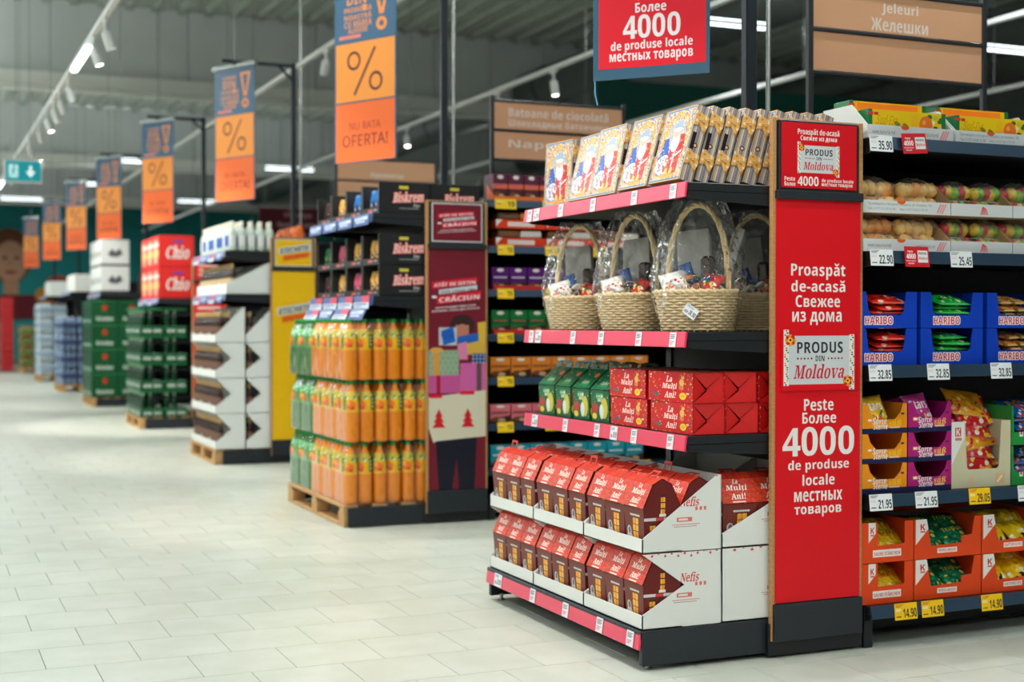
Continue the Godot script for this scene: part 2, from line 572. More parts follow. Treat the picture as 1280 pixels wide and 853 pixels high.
# light tracks along the aisle with cylinder spots
func tracks() -> void:
	var white := M("lamp_white")
	var can := MB.new()
	can.lathe([Vector2(0.0, 0.0), Vector2(0.03, 0.0), Vector2(0.043, -0.01), Vector2(0.045, -0.17), Vector2(0.040, -0.172), Vector2(0.037, -0.15)], 18)
	var canm := can.mesh()
	var lens := MB.new()
	lens.lathe([Vector2(0.037, -0.166), Vector2(0.0, -0.1661)], 18)
	var lensm := lens.mesh()
	var stem := MB.new()
	stem.tube([V(0, 0.10, 0), V(0, 0.0, 0)], 0.014, 8)
	stem.bb(V(0, 0.10, 0), V(0.035, 0.03, 0.16), 0.004)
	var stemm := stem.mesh()
	var n := 0
	for x in [-2.6, 1.66, 3.95, 6.6, 9.4, 12.2]:
		var tr := thing("light_track", ["white light track running over the bare floor of the aisle", "white light track running in front of the gondola ends", "white light track running just behind the gondola ends", "white light track above the shelf runs, third from the aisle", "white light track above the shelf runs, fourth from the aisle", "white light track above the shelf runs, fifth from the aisle"][n], "light track", V(x, 4.2, -22))
		part("rail", bm(V(0.06, 0.05, 44), Vector3.ZERO, 0.006), white, tr)
		var hg := MB.new()
		hg.tube([V(0, 0, 0), V(0, 2.75, 0)], 0.006, 6)
		for i in 8: part("hanger", hg.mesh(), M("steel"), tr, V(0, 0, 20 - i * 5.6))
		var led := bm(V(0.07, 0.05, 1.35), V(0, -0.05, 0), 0.01)
		for i in 2:
			if n != 1: break
			var zz: float = 22.0 - [15.3, 30.0][i]
			part("led_module", led, glow("led_diffuser", Color.WHITE, 6.0), tr, V(0, 0, zz))
			var a := AreaLight3D.new()
			a.name = "module_light"
			tr.add_child(a, true)
			a.area_size = Vector2(0.07, 1.35)
			a.position = V(0, -0.09, zz)
			a.rotation.x = -PI / 2
			a.light_energy = BAR_ENERGY * 0.6
			a.shadow_enabled = true
			a.area_range = 60.0
			a.area_attenuation = 2.0
		n += 1
	# spots: aimed at the gondola ends
	for s in SPOTS:
		var p := V(s[0], 4.06, s[1])
		var t := thing("track_spotlight", s[3], "spotlight", p, 0.0, "spotlights on the light tracks")
		part("bracket", stemm, white, t)
		var hd := Node3D.new()
		var aim: Vector3 = s[2]
		var d := (aim - p).normalized()
		var tilt := Quaternion(Vector3.DOWN, d)
		hd.name = "head"
		t.add_child(hd)
		hd.quaternion = tilt
		part("can", canm, white, hd)
		part("lens", lensm, glow("spot_lens", Color(1, 0.98, 0.94), 14.0), hd)
		var l := SpotLight3D.new()
		l.name = "spot_light"
		hd.add_child(l)
		l.position = V(0, -0.19, 0)
		l.rotation.x = -PI / 2
		l.spot_angle = 32.0
		l.spot_angle_attenuation = 0.6
		l.light_energy = SPOT_ENERGY
		l.light_size = 0.035
		l.light_color = Color(1, 0.98, 0.95)
		l.shadow_enabled = true
		l.spot_range = 40.0
		l.spot_attenuation = 2.0

const RUNS := [-4.66, -8.7, -13.05, -17.8, -22.85, -27.9, -33.0, -38.5]
var SPOTS := [
	[1.66, -3.6, Vector3(2.75, 1.0, -5.0), "white cylinder spotlight aimed at the house boxes"],
	[1.66, -6.4, Vector3(2.75, 1.2, -5.6), "white cylinder spotlight aimed at the wicker baskets"],
	[1.66, -8.2, Vector3(2.7, 0.9, -9.2), "white cylinder spotlight aimed at the orange bottles"],
	[1.66, -10.6, Vector3(2.7, 1.2, -9.6), "white cylinder spotlight aimed at the green bottles"],
	[1.66, -13.3, Vector3(2.75, 1.0, -13.6), "white cylinder spotlight in front of the white bottle trays"],
	[1.66, -14.2, Vector3(2.75, 1.0, -13.9), "white cylinder spotlight in front of the white bottle trays"],
	[1.66, -16.6, Vector3(2.75, 1.0, -17.9), "white cylinder spotlight in front of the red crisp cartons"],
	[1.66, -19.4, Vector3(2.75, 1.0, -18.9), "white cylinder spotlight in front of the red crisp cartons"],
	[1.66, -20.6, Vector3(2.75, 1.0, -23.0), "white cylinder spotlight in front of the green star cartons"],
	[3.95, -13.2, Vector3(4.4, 1.0, -9.9), "white cylinder spotlight above the yellow column"],
	[6.6, -19.0, Vector3(6.4, 1.0, -17.8), "white cylinder spotlight beyond the chocolate shelves"],
	[6.6, -14.0, Vector3(6.8, 1.0, -13.6), "white cylinder spotlight above the chocolate shelves"],
	[1.66, -17.6, Vector3(2.75, 1.0, -18.3), "white cylinder spotlight in front of the green bottle crates"],
	[1.66, -18.4, Vector3(2.75, 1.0, -18.6), "white cylinder spotlight in front of the green bottle crates"],
	[1.66, -22.4, Vector3(2.75, 1.0, -23.4), "white cylinder spotlight in front of the green star cartons"],
	[1.66, -27.0, Vector3(2.75, 1.0, -28.4), "white cylinder spotlight in front of the water packs"],
	[3.95, -13.9, Vector3(4.4, 1.2, -17.8), "white cylinder spotlight above the yellow column"],
	[3.95, -7.4, Vector3(4.2, 1.2, -4.7), "white cylinder spotlight aimed at the jelly shelves"],
	[6.6, -12.4, Vector3(6.4, 1.2, -8.7), "white cylinder spotlight above the chocolate shelves"],
	[6.6, -15.6, Vector3(6.4, 1.0, -17.8), "white cylinder spotlight beyond the chocolate shelves"],
]

# ================================================================ shelving
var tagm: StandardMaterial3D
const TAGC := 8.0

func tag_cell(i: int) -> Rect2:
	return Rect2((i % 8) / 8.0, (i / 8) / 4.0, 1 / 8.0, 1 / 4.0)

func make_tags() -> void:
	var im := cv(2048, 1024, rgb(236, 238, 240))
	var ink := rgb(24, 26, 34)
	var prices := ["32.85", "21.95", "29.05", "14.90", "35.90", "22.90", "25.45", "29"]
	for i in 8:
		var x := i * 256.0
		var yel := i == 2 or i == 3
		if yel: fr(im, x, 0, 256, 256, rgb(248, 196, 24))
		for k in 3: fr(im, x + 14, 18 + k * 16, 90 - k * 14, 7, rgb(70, 72, 84) if not yel else rgb(200, 60, 40))
		fr(im, x + 12, 84, 60, 44, rgb(235, 220, 226) if not yel else rgb(250, 226, 150))
		fr(im, x + 16, 200, 56, 14, ink)
		tx(im, prices[i], x + (96 if i != 7 else 130), 86, 150 if i != 7 else 90, 140, ink)
	# row 1: red local-produce tag, small endcap tags, yellow tag, blue promo tag, shopping promo tag
	var y := 256.0
	fr(im, 0, y, 256, 256, rgb(208, 22, 36))
	tx(im, "4000", 18, y + 90, 96, 66, Color.WHITE)
	tx(im, "Peste", 34, y + 50, 54, 26, Color.WHITE)
	tx(im, "de produse", 14, y + 172, 100, 20, Color.WHITE)
	tx(im, "locale", 34, y + 200, 60, 20, Color.WHITE)
	fr(im, 136, y + 50, 104, 150, rgb(232, 232, 232))
	tx(im, "PRODUS", 146, y + 70, 84, 32, rgb(40, 40, 48))
	tx(im, "Moldova", 142, y + 124, 92, 40, rgb(210, 30, 44), true, true, 0.1)
	for k: int in [1, 2]:
		var x := k * 256.0
		fr(im, x, y, 256, 256, rgb(226, 228, 232))
		if k == 1:
			for j in 4: fr(im, x + 30, y + 34 + j * 22, 190 - (j % 2) * 40, 12, rgb(60, 84, 96))
			for j in 3: fr(im, x + 30, y + 150 + j * 24, 170 - j * 30, 12, rgb(214, 70, 110))
		else:
			for j in 3: fr(im, x + 24, y + 26 + j * 18, 130, 8, rgb(90, 96, 110))
			tx(im, "28.90", x + 110, y + 100, 130, 110, ink)
			for j in 8: fr(im, x + 24 + j * 9, y + 150, 4 + j % 3, 60, ink)
	fr(im, 768, y, 256, 256, rgb(246, 200, 30))
	tx(im, "19", 920, y + 60, 80, 140, rgb(70, 60, 20))
	fr(im, 786, y + 60, 90, 22, rgb(252, 232, 150)); fr(im, 786, y + 120, 60, 18, rgb(200, 70, 40))
	fr(im, 1024, y, 256, 256, rgb(58, 84, 140))
	fr(im, 1040, y + 40, 210, 80, rgb(196, 206, 226)); fr(im, 1060, y + 150, 150, 26, rgb(220, 226, 236)); fr(im, 1050, y + 60, 120, 20, rgb(72, 96, 160))
	fr(im, 1280, y, 256, 256, rgb(206, 214, 228))
	fr(im, 1280, y, 128, 128, rgb(90, 104, 160)); fr(im, 1408, y, 128, 128, rgb(206, 70, 96)); fr(im, 1296, y + 150, 200, 24, rgb(80, 96, 150)); fr(im, 1296, y + 200, 120, 20, rgb(120, 130, 170))
	fr(im, 1536, y, 256, 256, rgb(60, 78, 120))
	tx(im, "1990", 1560, y + 70, 200, 110, rgb(230, 234, 240))
	tagm = PM("tag_print", im, 0.45)

var tag_meshes := {}
func tag_mesh(cell: int, w: float, h: float) -> ArrayMesh:
	var key := "%d %.3f %.3f" % [cell, w, h]
	if not tag_meshes.has(key):
		var b := MB.new()
		var blank := Rect2(tag_cell(cell).position + Vector2(0.002, 0.004), Vector2(0.001, 0.001))
		b.box(V(0, 0, 0.001), V(w, h, 0.002), {"*": blank, "F": tag_cell(cell).grow(-0.001)})
		tag_meshes[key] = b.mesh()
	return tag_meshes[key]

# a shelf board facing local +z, front edge at z = 0, top at y = 0, centred on x; children: price rail, price tags
func shelf(parent: Node3D, w: float, d: float, at: Vector3, rail_mat: Material, rail_h := 0.062, th := 0.035, lip := 0.085, called := "shelf") -> MeshInstance3D:
	var b := MB.new()
	b.bb(V(0, -th / 2, -d / 2), V(w, th, d), 0.003)
	for s in [-1.0, 1.0]:
		b.t = Transform3D(Basis(V(0, 0, 1), V(0, 1, 0), V(-1, 0, 0)), V(s * (w / 2 - 0.004), 0, 0))
		b.prism(PackedVector2Array([Vector2(0, -th), Vector2(-d, -th), Vector2(-d, -lip - 0.02), Vector2(-0.03, -lip + 0.02), Vector2(0, -lip + 0.03)]), -0.004, 0.004)
		b.t = Transform3D.IDENTITY
	var o := part(called, b.mesh(), M("shelf_dark", rgb(18, 22, 27), 0.45, 0.1), parent, at)
	if rail_mat:
		var r := MB.new()
		r.t = Transform3D(Basis(Vector3.RIGHT, -0.12), V(0, -rail_h / 2 + 0.002, 0.007))
		r.bb(Vector3.ZERO, V(w, rail_h, 0.01), 0.002)
		r.t = Transform3D.IDENTITY
		part("price_rail", r.mesh(), rail_mat, o)
	return o

func price_tag(sh: Node3D, x: float, cell: int, w := 0.05, h := 0.055, y := -0.03, z := 0.013, yaw := 0.0) -> void:
	part("price_tag", tag_mesh(cell, w, h), tagm, sh, V(x, y, z), V(-0.12, yaw, 0))

# ---------------------------------------------------------------- gondola runs behind the ends
func gondola_frames() -> void:
	make_tags()
	var dark := M("shelf_dark", rgb(18, 22, 27), 0.45, 0.1)
	var back := M("back_panel", rgb(15, 16, 19), 0.7)
	for k in RUNS.size():
		var z: float = RUNS[k]
		var len := 9.0 if k < 2 else 6.0
		var t := thing("shelf_run", ["dark steel gondola shelf run stocked with jellies and gummy bags", "dark steel gondola shelf run stocked with chocolate boxes", "dark steel gondola run behind the white bottle trays", "dark steel gondola run behind the red crisp cartons", "dark steel gondola run behind the green star cartons", "dark steel gondola run behind the clear water packs", "dark steel gondola run behind the striped can packs", "dark steel gondola run at the red stacked crates"][k], "shelf", V(3.6, 0, z - 0.775))
		part("spine_panel", bm(V(len, 2.1, 0.04), V(len / 2, 1.13, 0), 0.003), back, t)
		part("plinth", bm(V(len, 0.1, 1.2), V(len / 2, 0.07, 0), 0.004), dark, t)
		for i in 5:
			part("upright", bm(V(0.06, 2.15, 0.08), V(0.03 + i * (len - 0.06) / 4.0, 1.09, 0), 0.004), dark, t)
		var hs := []
		if k == 0: hs = [0.178, 0.638, 1.172, 1.645, 2.113]
		elif k == 1: hs = [0.12, 0.35, 0.655, 0.97, 1.27, 1.575, 1.875, 2.19]
		else: hs = [0.15, 0.6, 1.05, 1.5, 1.95]
		for y in hs:
			var deep := 0.68 if k == 1 else 0.7
			var zf := 0.775 + (0.06 if k == 0 else -0.02)
			shelf(t, len - 0.02, zf - 0.02, V(len / 2, y, zf), M("rail_steel", rgb(48, 70, 92), 0.3, 0.3) if k < 2 else null, 0.052 if k != 1 else 0.05)
		# shelf feet
		var ft := MB.new()
		ft.bb(V(0.03, 0.085, 0.4), V(0.045, 0.17, 0.8), 0.004)
		for i in 4: part("bracket_leg", ft.mesh(), dark, t, V(i * 1.25, 0, 0))
		column(k, z)

const COLUMN_LABEL := ["red local-produce advert column with pale lettering and wooden edges", "maroon Christmas advert column with gift parcels printed on it", "yellow label-promotion advert column with wooden edges", "red advert column beside the red crisp cartons", "", "", "", ""]

func column(k: int, z: float) -> void:
	if k > 3: return
	var t := thing("advert_column", COLUMN_LABEL[k], "advert column", V(3.37 if k != 3 else 3.5, 0, z + 0.016))
	var wood := NM("ply_edge", rgb(196, 148, 96), rgb(174, 124, 76), 0.6, 0.03, V(1, 12, 1))
	# two wooden boards carry the print
	for s in [-1.0, 1.0]:
		part("side_board", bm(V(0.02, 2.1, 0.022), V(s * 0.212, 1.12, 0.0), 0.002), wood, t)
	part("core", bm(V(0.404, 2.08, 0.02), V(0, 1.12, 0.0), 0.002), M("back_panel"), t)
	part("kick_plate", bm(V(0.43, 0.15, 0.02), V(0.0, 0.145, 0.018), 0.003), M("plinth_dark", rgb(25, 32, 40), 0.45), t)
	part("plinth", bm(V(0.46, 0.13, 0.05), V(0, 0.075, -0.02), 0.003), M("shelf_dark"), t)
	part("header_rail", bm(V(0.42, 0.035, 0.03), V(0, 1.862, 0.018), 0.003), M("plinth_dark"), t)
	var im: Image
	var hd: Image
	if k == 0:
		im = column_print()
		hd = header_print()
	elif k == 1:
		im = maroon_print(false)
		hd = maroon_print(true)
	elif k == 2:
		im = yellow_print(false)
		hd = yellow_print(true)
	else:
		im = cv(128, 512, rgb(206, 34, 36))
		for i in 5: fr(im, 16, 40 + i * 26, 90 - (i % 2) * 30, 12, rgb(236, 190, 180))
		hd = cv(128, 90, rgb(206, 34, 36))
		for i in 3: fr(hd, 16, 20 + i * 20, 90 - (i % 2) * 30, 9, rgb(236, 190, 180))
	var b := MB.new()
	b.box(V(0, 0, 0), V(0.412, 1.625, 0.004), {"*": Rect2(0.01, 0.02, 0.01, 0.005), "F": Rect2(0, 0, 1, 1)})
	part("poster", b.mesh(), PM("column_poster_%d" % k, im, 0.42), t, V(0, 1.036, 0.014))
	part("header_frame", bm(V(0.385, 0.285, 0.016), V(-0.003, 2.02, 0.012), 0.003), M("frame_black", rgb(22, 26, 30), 0.4), t)
	var c := MB.new()
	c.box(V(0, 0, 0), V(0.365, 0.262, 0.004), {"*": Rect2(0.01, 0.02, 0.01, 0.005), "F": Rect2(0, 0, 1, 1)})
	part("header_print", c.mesh(), PM("column_header_%d" % k, hd, 0.35), t, V(-0.003, 2.022, 0.021))
	part("header_board", bm(V(0.4, 0.3, 0.02), V(0.0, 2.02, -0.005), 0.002), wood, t)
	if k == 0:
		# silver plate "produs din Moldova" stands proud of the poster
		var pim := plate_print()
		var d := MB.new()
		d.box(V(0, 0, 0), V(0.36, 0.245, 0.01), {"*": Rect2(0.4, 0.02, 0.01, 0.01), "F": Rect2(0, 0, 1, 1)})
		part("label_plate", d.mesh(), PM("plate_print", pim, 0.4), t, V(-0.004, 1.199, 0.021))

func flower(im: Image, x: float, y: float, r: float) -> void:
	for k in 8:
		var a := TAU * k / 8.0
		el(im, x + cos(a) * r * 0.62, y + sin(a) * r * 0.62, r * 0.36, r * 0.36, rgb(206, 36, 40) if k % 2 else rgb(236, 150, 30))
	el(im, x, y, r * 0.45, r * 0.45, rgb(246, 196, 60))
	el(im, x, y, r * 0.2, r * 0.2, rgb(60, 40, 30))

func folk_strip(im: Image, x: float, y: float, w: float, h: float) -> void:
	fr(im, x, y, w, h, rgb(232, 228, 220))
	var r := RandomNumberGenerator.new()
	r.seed = 5
	for i in 26:
		var c: Color = [rgb(206, 36, 40), rgb(30, 34, 50), rgb(40, 110, 70), rgb(236, 150, 30)][i % 4]
		el(im, x + r.randf_range(0.15, 0.85) * w, y + (i + 0.5) / 26.0 * h, w * 0.17, w * 0.13, c)

func plate_art(im: Image, x: float, y: float, w: float, h: float, red: Color) -> void:
	fr(im, x, y, w, h, red)
	fr(im, x + w * 0.05, y + h * 0.1, w * 0.9, h * 0.8, rgb(206, 208, 212))
	folk_strip(im, x + w * 0.02, y, w * 0.07, h * 0.92)
	folk_strip(im, x + w * 0.91, y + h * 0.08, w * 0.07, h * 0.92)
	flower(im, x + w * 0.11, y + h * 0.17, w * 0.075)
	flower(im, x + w * 0.89, y + h * 0.85, w * 0.07)
	tx(im, "PRODUS", x + w * 0.2, y + h * 0.2, w * 0.62, h * 0.19, rgb(40, 44, 52))
	for k in 14:
		if k < 5 or k > 8: el(im, x + w * (0.21 + k * 0.046), y + h * 0.475, w * 0.012, w * 0.012, rgb(206, 36, 40) if k % 2 else rgb(40, 44, 52))
	tx(im, "DIN", x + w * 0.45, y + h * 0.43, w * 0.12, h * 0.09, rgb(40, 44, 52))
	tx(im, "Moldova", x + w * 0.15, y + h * 0.57, w * 0.68, h * 0.24, rgb(208, 24, 40), true, true, 0.2)

func plate_print() -> Image:
	var im := cv(700, 530, rgb(222, 10, 26))
	plate_art(im, 0, 0, 700, 530, rgb(222, 10, 26))
	return im

func column_print() -> Image:
	var im := cv(512, 2020, rgb(222, 10, 26))
	var w := rgb(240, 236, 232)
	var px := func(y): return (y - 248.0) * 4.0
	tx(im, "Proaspăt", 88, px.call(328), 330, 84, w)
	tx(im, "de-acasă", 90, px.call(349.5), 328, 60, w)
	tx(im, "Свежее", 116, px.call(368.5), 270, 60, w)
	tx(im, "из дома", 96, px.call(389), 300, 68, w)
	tx(im, "Peste", 168, px.call(499), 180, 60, w)
	tx(im, "Более", 158, px.call(516), 206, 56, w)
	tx(im, "4000", 40, px.call(534), 436, 146, w)
	tx(im, "de produse", 74, px.call(575.5), 370, 64, w)
	tx(im, "locale", 160, px.call(594), 196, 56, w)
	tx(im, "местных", 110, px.call(615), 294, 52, w)
	tx(im, "товаров", 112, px.call(634), 286, 56, w)
	return im

func header_print() -> Image:
	var im := cv(720, 520, rgb(214, 12, 28))
	var w := rgb(240, 236, 232)
	tx(im, "Proaspăt de-acasă", 150, 44, 400, 62, w)
	tx(im, "Свежее из дома", 176, 100, 350, 48, w)
	plate_art(im, 140, 150, 420, 274, rgb(214, 12, 28))
	tx(im, "Peste", 26, 432, 100, 34, w)
	tx(im, "Более", 26, 472, 104, 34, w)
	tx(im, "4000", 150, 424, 200, 76, w)
	tx(im, "de produse locale", 380, 436, 310, 38, w)
	tx(im, "местных товаров", 380, 474, 300, 34, w)
	return im

func maroon_print(head: bool) -> Image:
	var mar := rgb(116, 26, 42)
	var w := rgb(236, 224, 226)
	var red := rgb(214, 32, 52)
	if head:
		var im := cv(512, 370, mar)
		for e in [[0, 0, 512, 12], [0, 358, 512, 12], [0, 0, 12, 370], [500, 0, 12, 370]]: fr(im, e[0], e[1], e[2], e[3], rgb(206, 200, 204))
		slogan(im, 60, 80, 400, 190, w, red)
		return im
	var im := cv(512, 2020, mar)
	slogan(im, 30, 250, 440, 260, w, red)
	# person carrying parcels, cream jumper with red trees, dark trousers
	var skin := rgb(190, 120, 100)
	el(im, 300, 640, 110, 90, rgb(58, 34, 34))
	fr(im, 240, 640, 120, 130, skin)
	el(im, 300, 720, 60, 90, skin)
	fr(im, 90, 660, 160, 150, rgb(190, 190, 200))
	pg(im, [Vector2(110, 690), Vector2(220, 650), Vector2(240, 780), Vector2(130, 810)], rgb(34, 100, 190))
	el(im, 170, 720, 60, 44, rgb(30, 90, 180))
	pg(im, [Vector2(250, 740), Vector2(470, 700), Vector2(480, 790), Vector2(260, 810)], rgb(40, 96, 180))
	pg(im, [Vector2(330, 800), Vector2(512, 760), Vector2(512, 880), Vector2(340, 890)], rgb(214, 170, 70))
	pg(im, [Vector2(440, 620), Vector2(512, 610), Vector2(512, 800), Vector2(450, 800)], rgb(220, 180, 60))
	pg(im, [Vector2(255, 800), Vector2(340, 780), Vector2(350, 930), Vector2(265, 930)], rgb(220, 130, 170))
	fr(im, 390, 880, 122, 90, rgb(36, 70, 130))
	for k in 12: el(im, 400 + (k % 4) * 32, 895 + (k / 4) * 30, 7, 7, rgb(210, 214, 220))
	fr(im, 0, 850, 270, 210, rgb(146, 168, 140))
	for k in 30: el(im, 14 + (k % 6) * 46 + (k / 6 % 2) * 20, 872 + (k / 6) * 42, 5, 5, rgb(70, 90, 72))
	fr(im, 40, 850, 56, 210, rgb(214, 150, 70))
	el(im, 70, 850, 60, 24, rgb(222, 160, 80))
	fr(im, 280, 960, 232, 240, rgb(206, 96, 160))
	fr(im, 430, 960, 44, 240, rgb(96, 74, 72))
	fr(im, 0, 1060, 280, 150, rgb(196, 84, 148))
	fr(im, 70, 1060, 34, 150, rgb(170, 24, 46))
	pg(im, [Vector2(0, 1240), Vector2(512, 1190), Vector2(512, 1580), Vector2(40, 1620), Vector2(0, 1500)], rgb(214, 204, 180))
	for cx in [90.0, 350.0]:
		for j in 3: pg(im, [Vector2(cx, 1340 + j * 40), Vector2(cx - 36 - j * 12, 1410 + j * 44), Vector2(cx + 36 + j * 12, 1410 + j * 44)], rgb(206, 30, 40))
	fr(im, 10, 1220, 110, 30, red); fr(im, 280, 1195, 130, 30, red)
	pg(im, [Vector2(60, 1610), Vector2(430, 1585), Vector2(410, 2020), Vector2(270, 2020), Vector2(250, 1760), Vector2(210, 2020), Vector2(90, 2020)], rgb(26, 26, 40))
	return im

func slogan(im: Image, x: float, y: float, w: float, h: float, ink: Color, red: Color) -> void:
	pg(im, [Vector2(x, y + h * 0.12), Vector2(x + w * 0.92, y - h * 0.06), Vector2(x + w * 0.92, y + h * 0.16), Vector2(x, y + h * 0.34)], red)
	tx(im, "ATÂT DE IEFTIN", x + w * 0.04, y + h * 0.14, w * 0.84, h * 0.15, ink, false, true, 0.1, 0.085)
	pg(im, [Vector2(x + w * 0.14, y + h * 0.37), Vector2(x + w * 0.92, y + h * 0.2), Vector2(x + w * 0.92, y + h * 0.35), Vector2(x + w * 0.14, y + h * 0.52)], rgb(204, 206, 210))
	tx(im, "ESTE COȘUL TĂU", x + w * 0.18, y + h * 0.39, w * 0.7, h * 0.11, rgb(70, 26, 40), false, true, 0.1, 0.09)
	pg(im, [Vector2(x + w * 0.1, y + h * 0.58), Vector2(x + w, y + h * 0.38), Vector2(x + w, y + h * 0.64), Vector2(x + w * 0.1, y + h * 0.84)], red)
	tx(im, "CRĂCIUN", x + w * 0.14, y + h * 0.58, w * 0.82, h * 0.2, ink, false, true, 0.1, 0.09)
	fr(im, x, y + h * 0.56, w * 0.09, h * 0.08, ink)
	tx(im, "ТВОЯ РОЖДЕСТВЕНСКАЯ", x + w * 0.06, y + h * 0.93, w * 0.82, h * 0.075, ink, false, true, 0.1, 0.08)
	tx(im, "КОРЗИНА ТАКАЯ ДОСТУПНАЯ", x, y + h * 1.04, w * 0.96, h * 0.075, ink, false, true, 0.1, 0.08)

func yellow_print(head: bool) -> Image:
	var im := cv(512, 370 if head else 2020, rgb(240, 186, 14))
	var y := 100.0 if head else 420.0
	if head:
		for e in [[0, 0, 512, 12], [0, 358, 512, 12], [0, 0, 12, 370], [500, 0, 12, 370]]: fr(im, e[0], e[1], e[2], e[3], rgb(214, 214, 206))
	pg(im, [Vector2(60, y + 20), Vector2(490, y - 50), Vector2(490, y + 50), Vector2(60, y + 120)], rgb(208, 206, 196))
	tx(im, "ETICHETE", 80, y + 36, 380, 70, rgb(36, 40, 60), false, true, 0.1, 0.16)
	pg(im, [Vector2(110, y + 125), Vector2(490, y + 62), Vector2(490, y + 140), Vector2(110, y + 205)], rgb(236, 120, 30))
	tx(im, "GALBENE", 140, y + 132, 300, 50, rgb(214, 60, 30), false, true, 0.1, 0.16)
	return im

# ================================================================ gondola end of sweets
const EZ := -5.43
const EX := 2.575

# world (x, y, z) to the local frame of a gondola end that faces -x
func el3(x: float, y: float, z: float, xf := EX, zc := EZ) -> Vector3:
	return V(z - zc, y, xf - x)

func endcap_unit(k: int, label: String, heights: Array, xs: float, rail: Material, base := true) -> Node3D:
	var zc: float = RUNS[k] - 0.77
	var t := thing("endcap_shelf", label, "shelf", V(EX, 0, zc), -PI / 2)
	var dark := M("shelf_dark")
	part("back_panel", bm(V(1.52, 2.1, 0.03), V(0, 1.12, EX - 3.582), 0.003), M("back_panel"), t)
	for s in [-1.0, 1.0]: part("upright", bm(V(0.05, 2.1, 0.01), V(s * 0.73, 1.1, EX - 3.56), 0.002), dark, t)
	var i := 0
	for y in heights:
		var sh := shelf(t, 1.54, 3.55 - xs, V(0, y, EX - xs), rail if rail else null)
		sh.set_meta("row", i)
		i += 1
	if base:
		var b := MB.new()
		b.bb(V(0, 0.14, -0.48), V(1.54, 0.035, 0.98), 0.003)
		for s in [-1.0, 1.0]: b.bb(V(s * 0.758, 0.085, -0.49), V(0.025, 0.13, 0.98), 0.003)
		b.bb(V(0, 0.1, -0.35), V(1.5, 0.1, 0.02), 0.003)
		var bs := part("base", b.mesh(), M("plinth_dark"), t)
		for s in [-1.0, 1.0]:
			var f := MB.new()
			f.lathe([Vector2(0.008, 0.03), Vector2(0.008, 0.008), Vector2(0.016, 0.006), Vector2(0.018, 0.0), Vector2(0.0, 0.0)], 12)
			part("levelling_foot", f.mesh(), M("steel"), bs, V(s * 0.73, 0, -0.05))
		var r := MB.new()
		r.t = Transform3D(Basis(Vector3.RIGHT, -0.12), V(0, 0.118, 0.008))
		r.bb(Vector3.ZERO, V(1.54, 0.068, 0.01), 0.002)
		part("price_rail", r.mesh(), rail, bs)
	return t

func endcap_sweets() -> void:
	var pink := M("rail_pink", rgb(226, 44, 84), 0.3, 0.0, {"clearcoat_enabled": true, "clearcoat": 0.6})
	M("steel", rgb(150, 152, 150), 0.35, 0.9)
	var t := endcap_unit(0, "dark steel gondola end with pink price rails full of sweet gifts", [1.9, 1.312, 0.905], 2.775, pink)
	# tags along the rails
	for sh in t.get_children():
		if sh.has_meta("row"):
			var r: int = sh.get_meta("row")
			var xs: Array = [[-0.7, 9], [-0.62, 10], [-0.35, 9], [-0.02, 9], [0.36, 9], [0.68, 9]]
			if r == 1: xs = [[-0.68, 9], [-0.6, 10], [-0.22, 9], [0.06, 9], [0.4, 9], [0.68, 9]]
			if r == 2: xs = [[-0.64, 10], [-0.3, 9], [0.02, 9], [0.18, 10], [0.36, 9], [0.66, 9]]
			for x in xs: price_tag(sh, x[0], x[1], 0.062 if x[1] == 10 else 0.048, 0.058)
		elif sh.name == "base":
			for x in [[-0.62, 10], [-0.22, 9], [0.12, 9], [0.44, 9], [0.7, 9]]:
				part("price_tag", tag_mesh(x[1], 0.085 if x[1] == 10 else 0.055, 0.06), tagm, sh, V(x[0], 0.118, 0.0145), V(-0.12, 0, 0))
	houses()
	red_boxes()
	green_packs()
	baskets()
	figurebox_packs()

func endcap_place(o: Node3D, x: float, y: float, z: float, yaw := 0.0) -> void:
	o.position = V(x, y, z)
	o.rotation.y = -PI / 2 + yaw

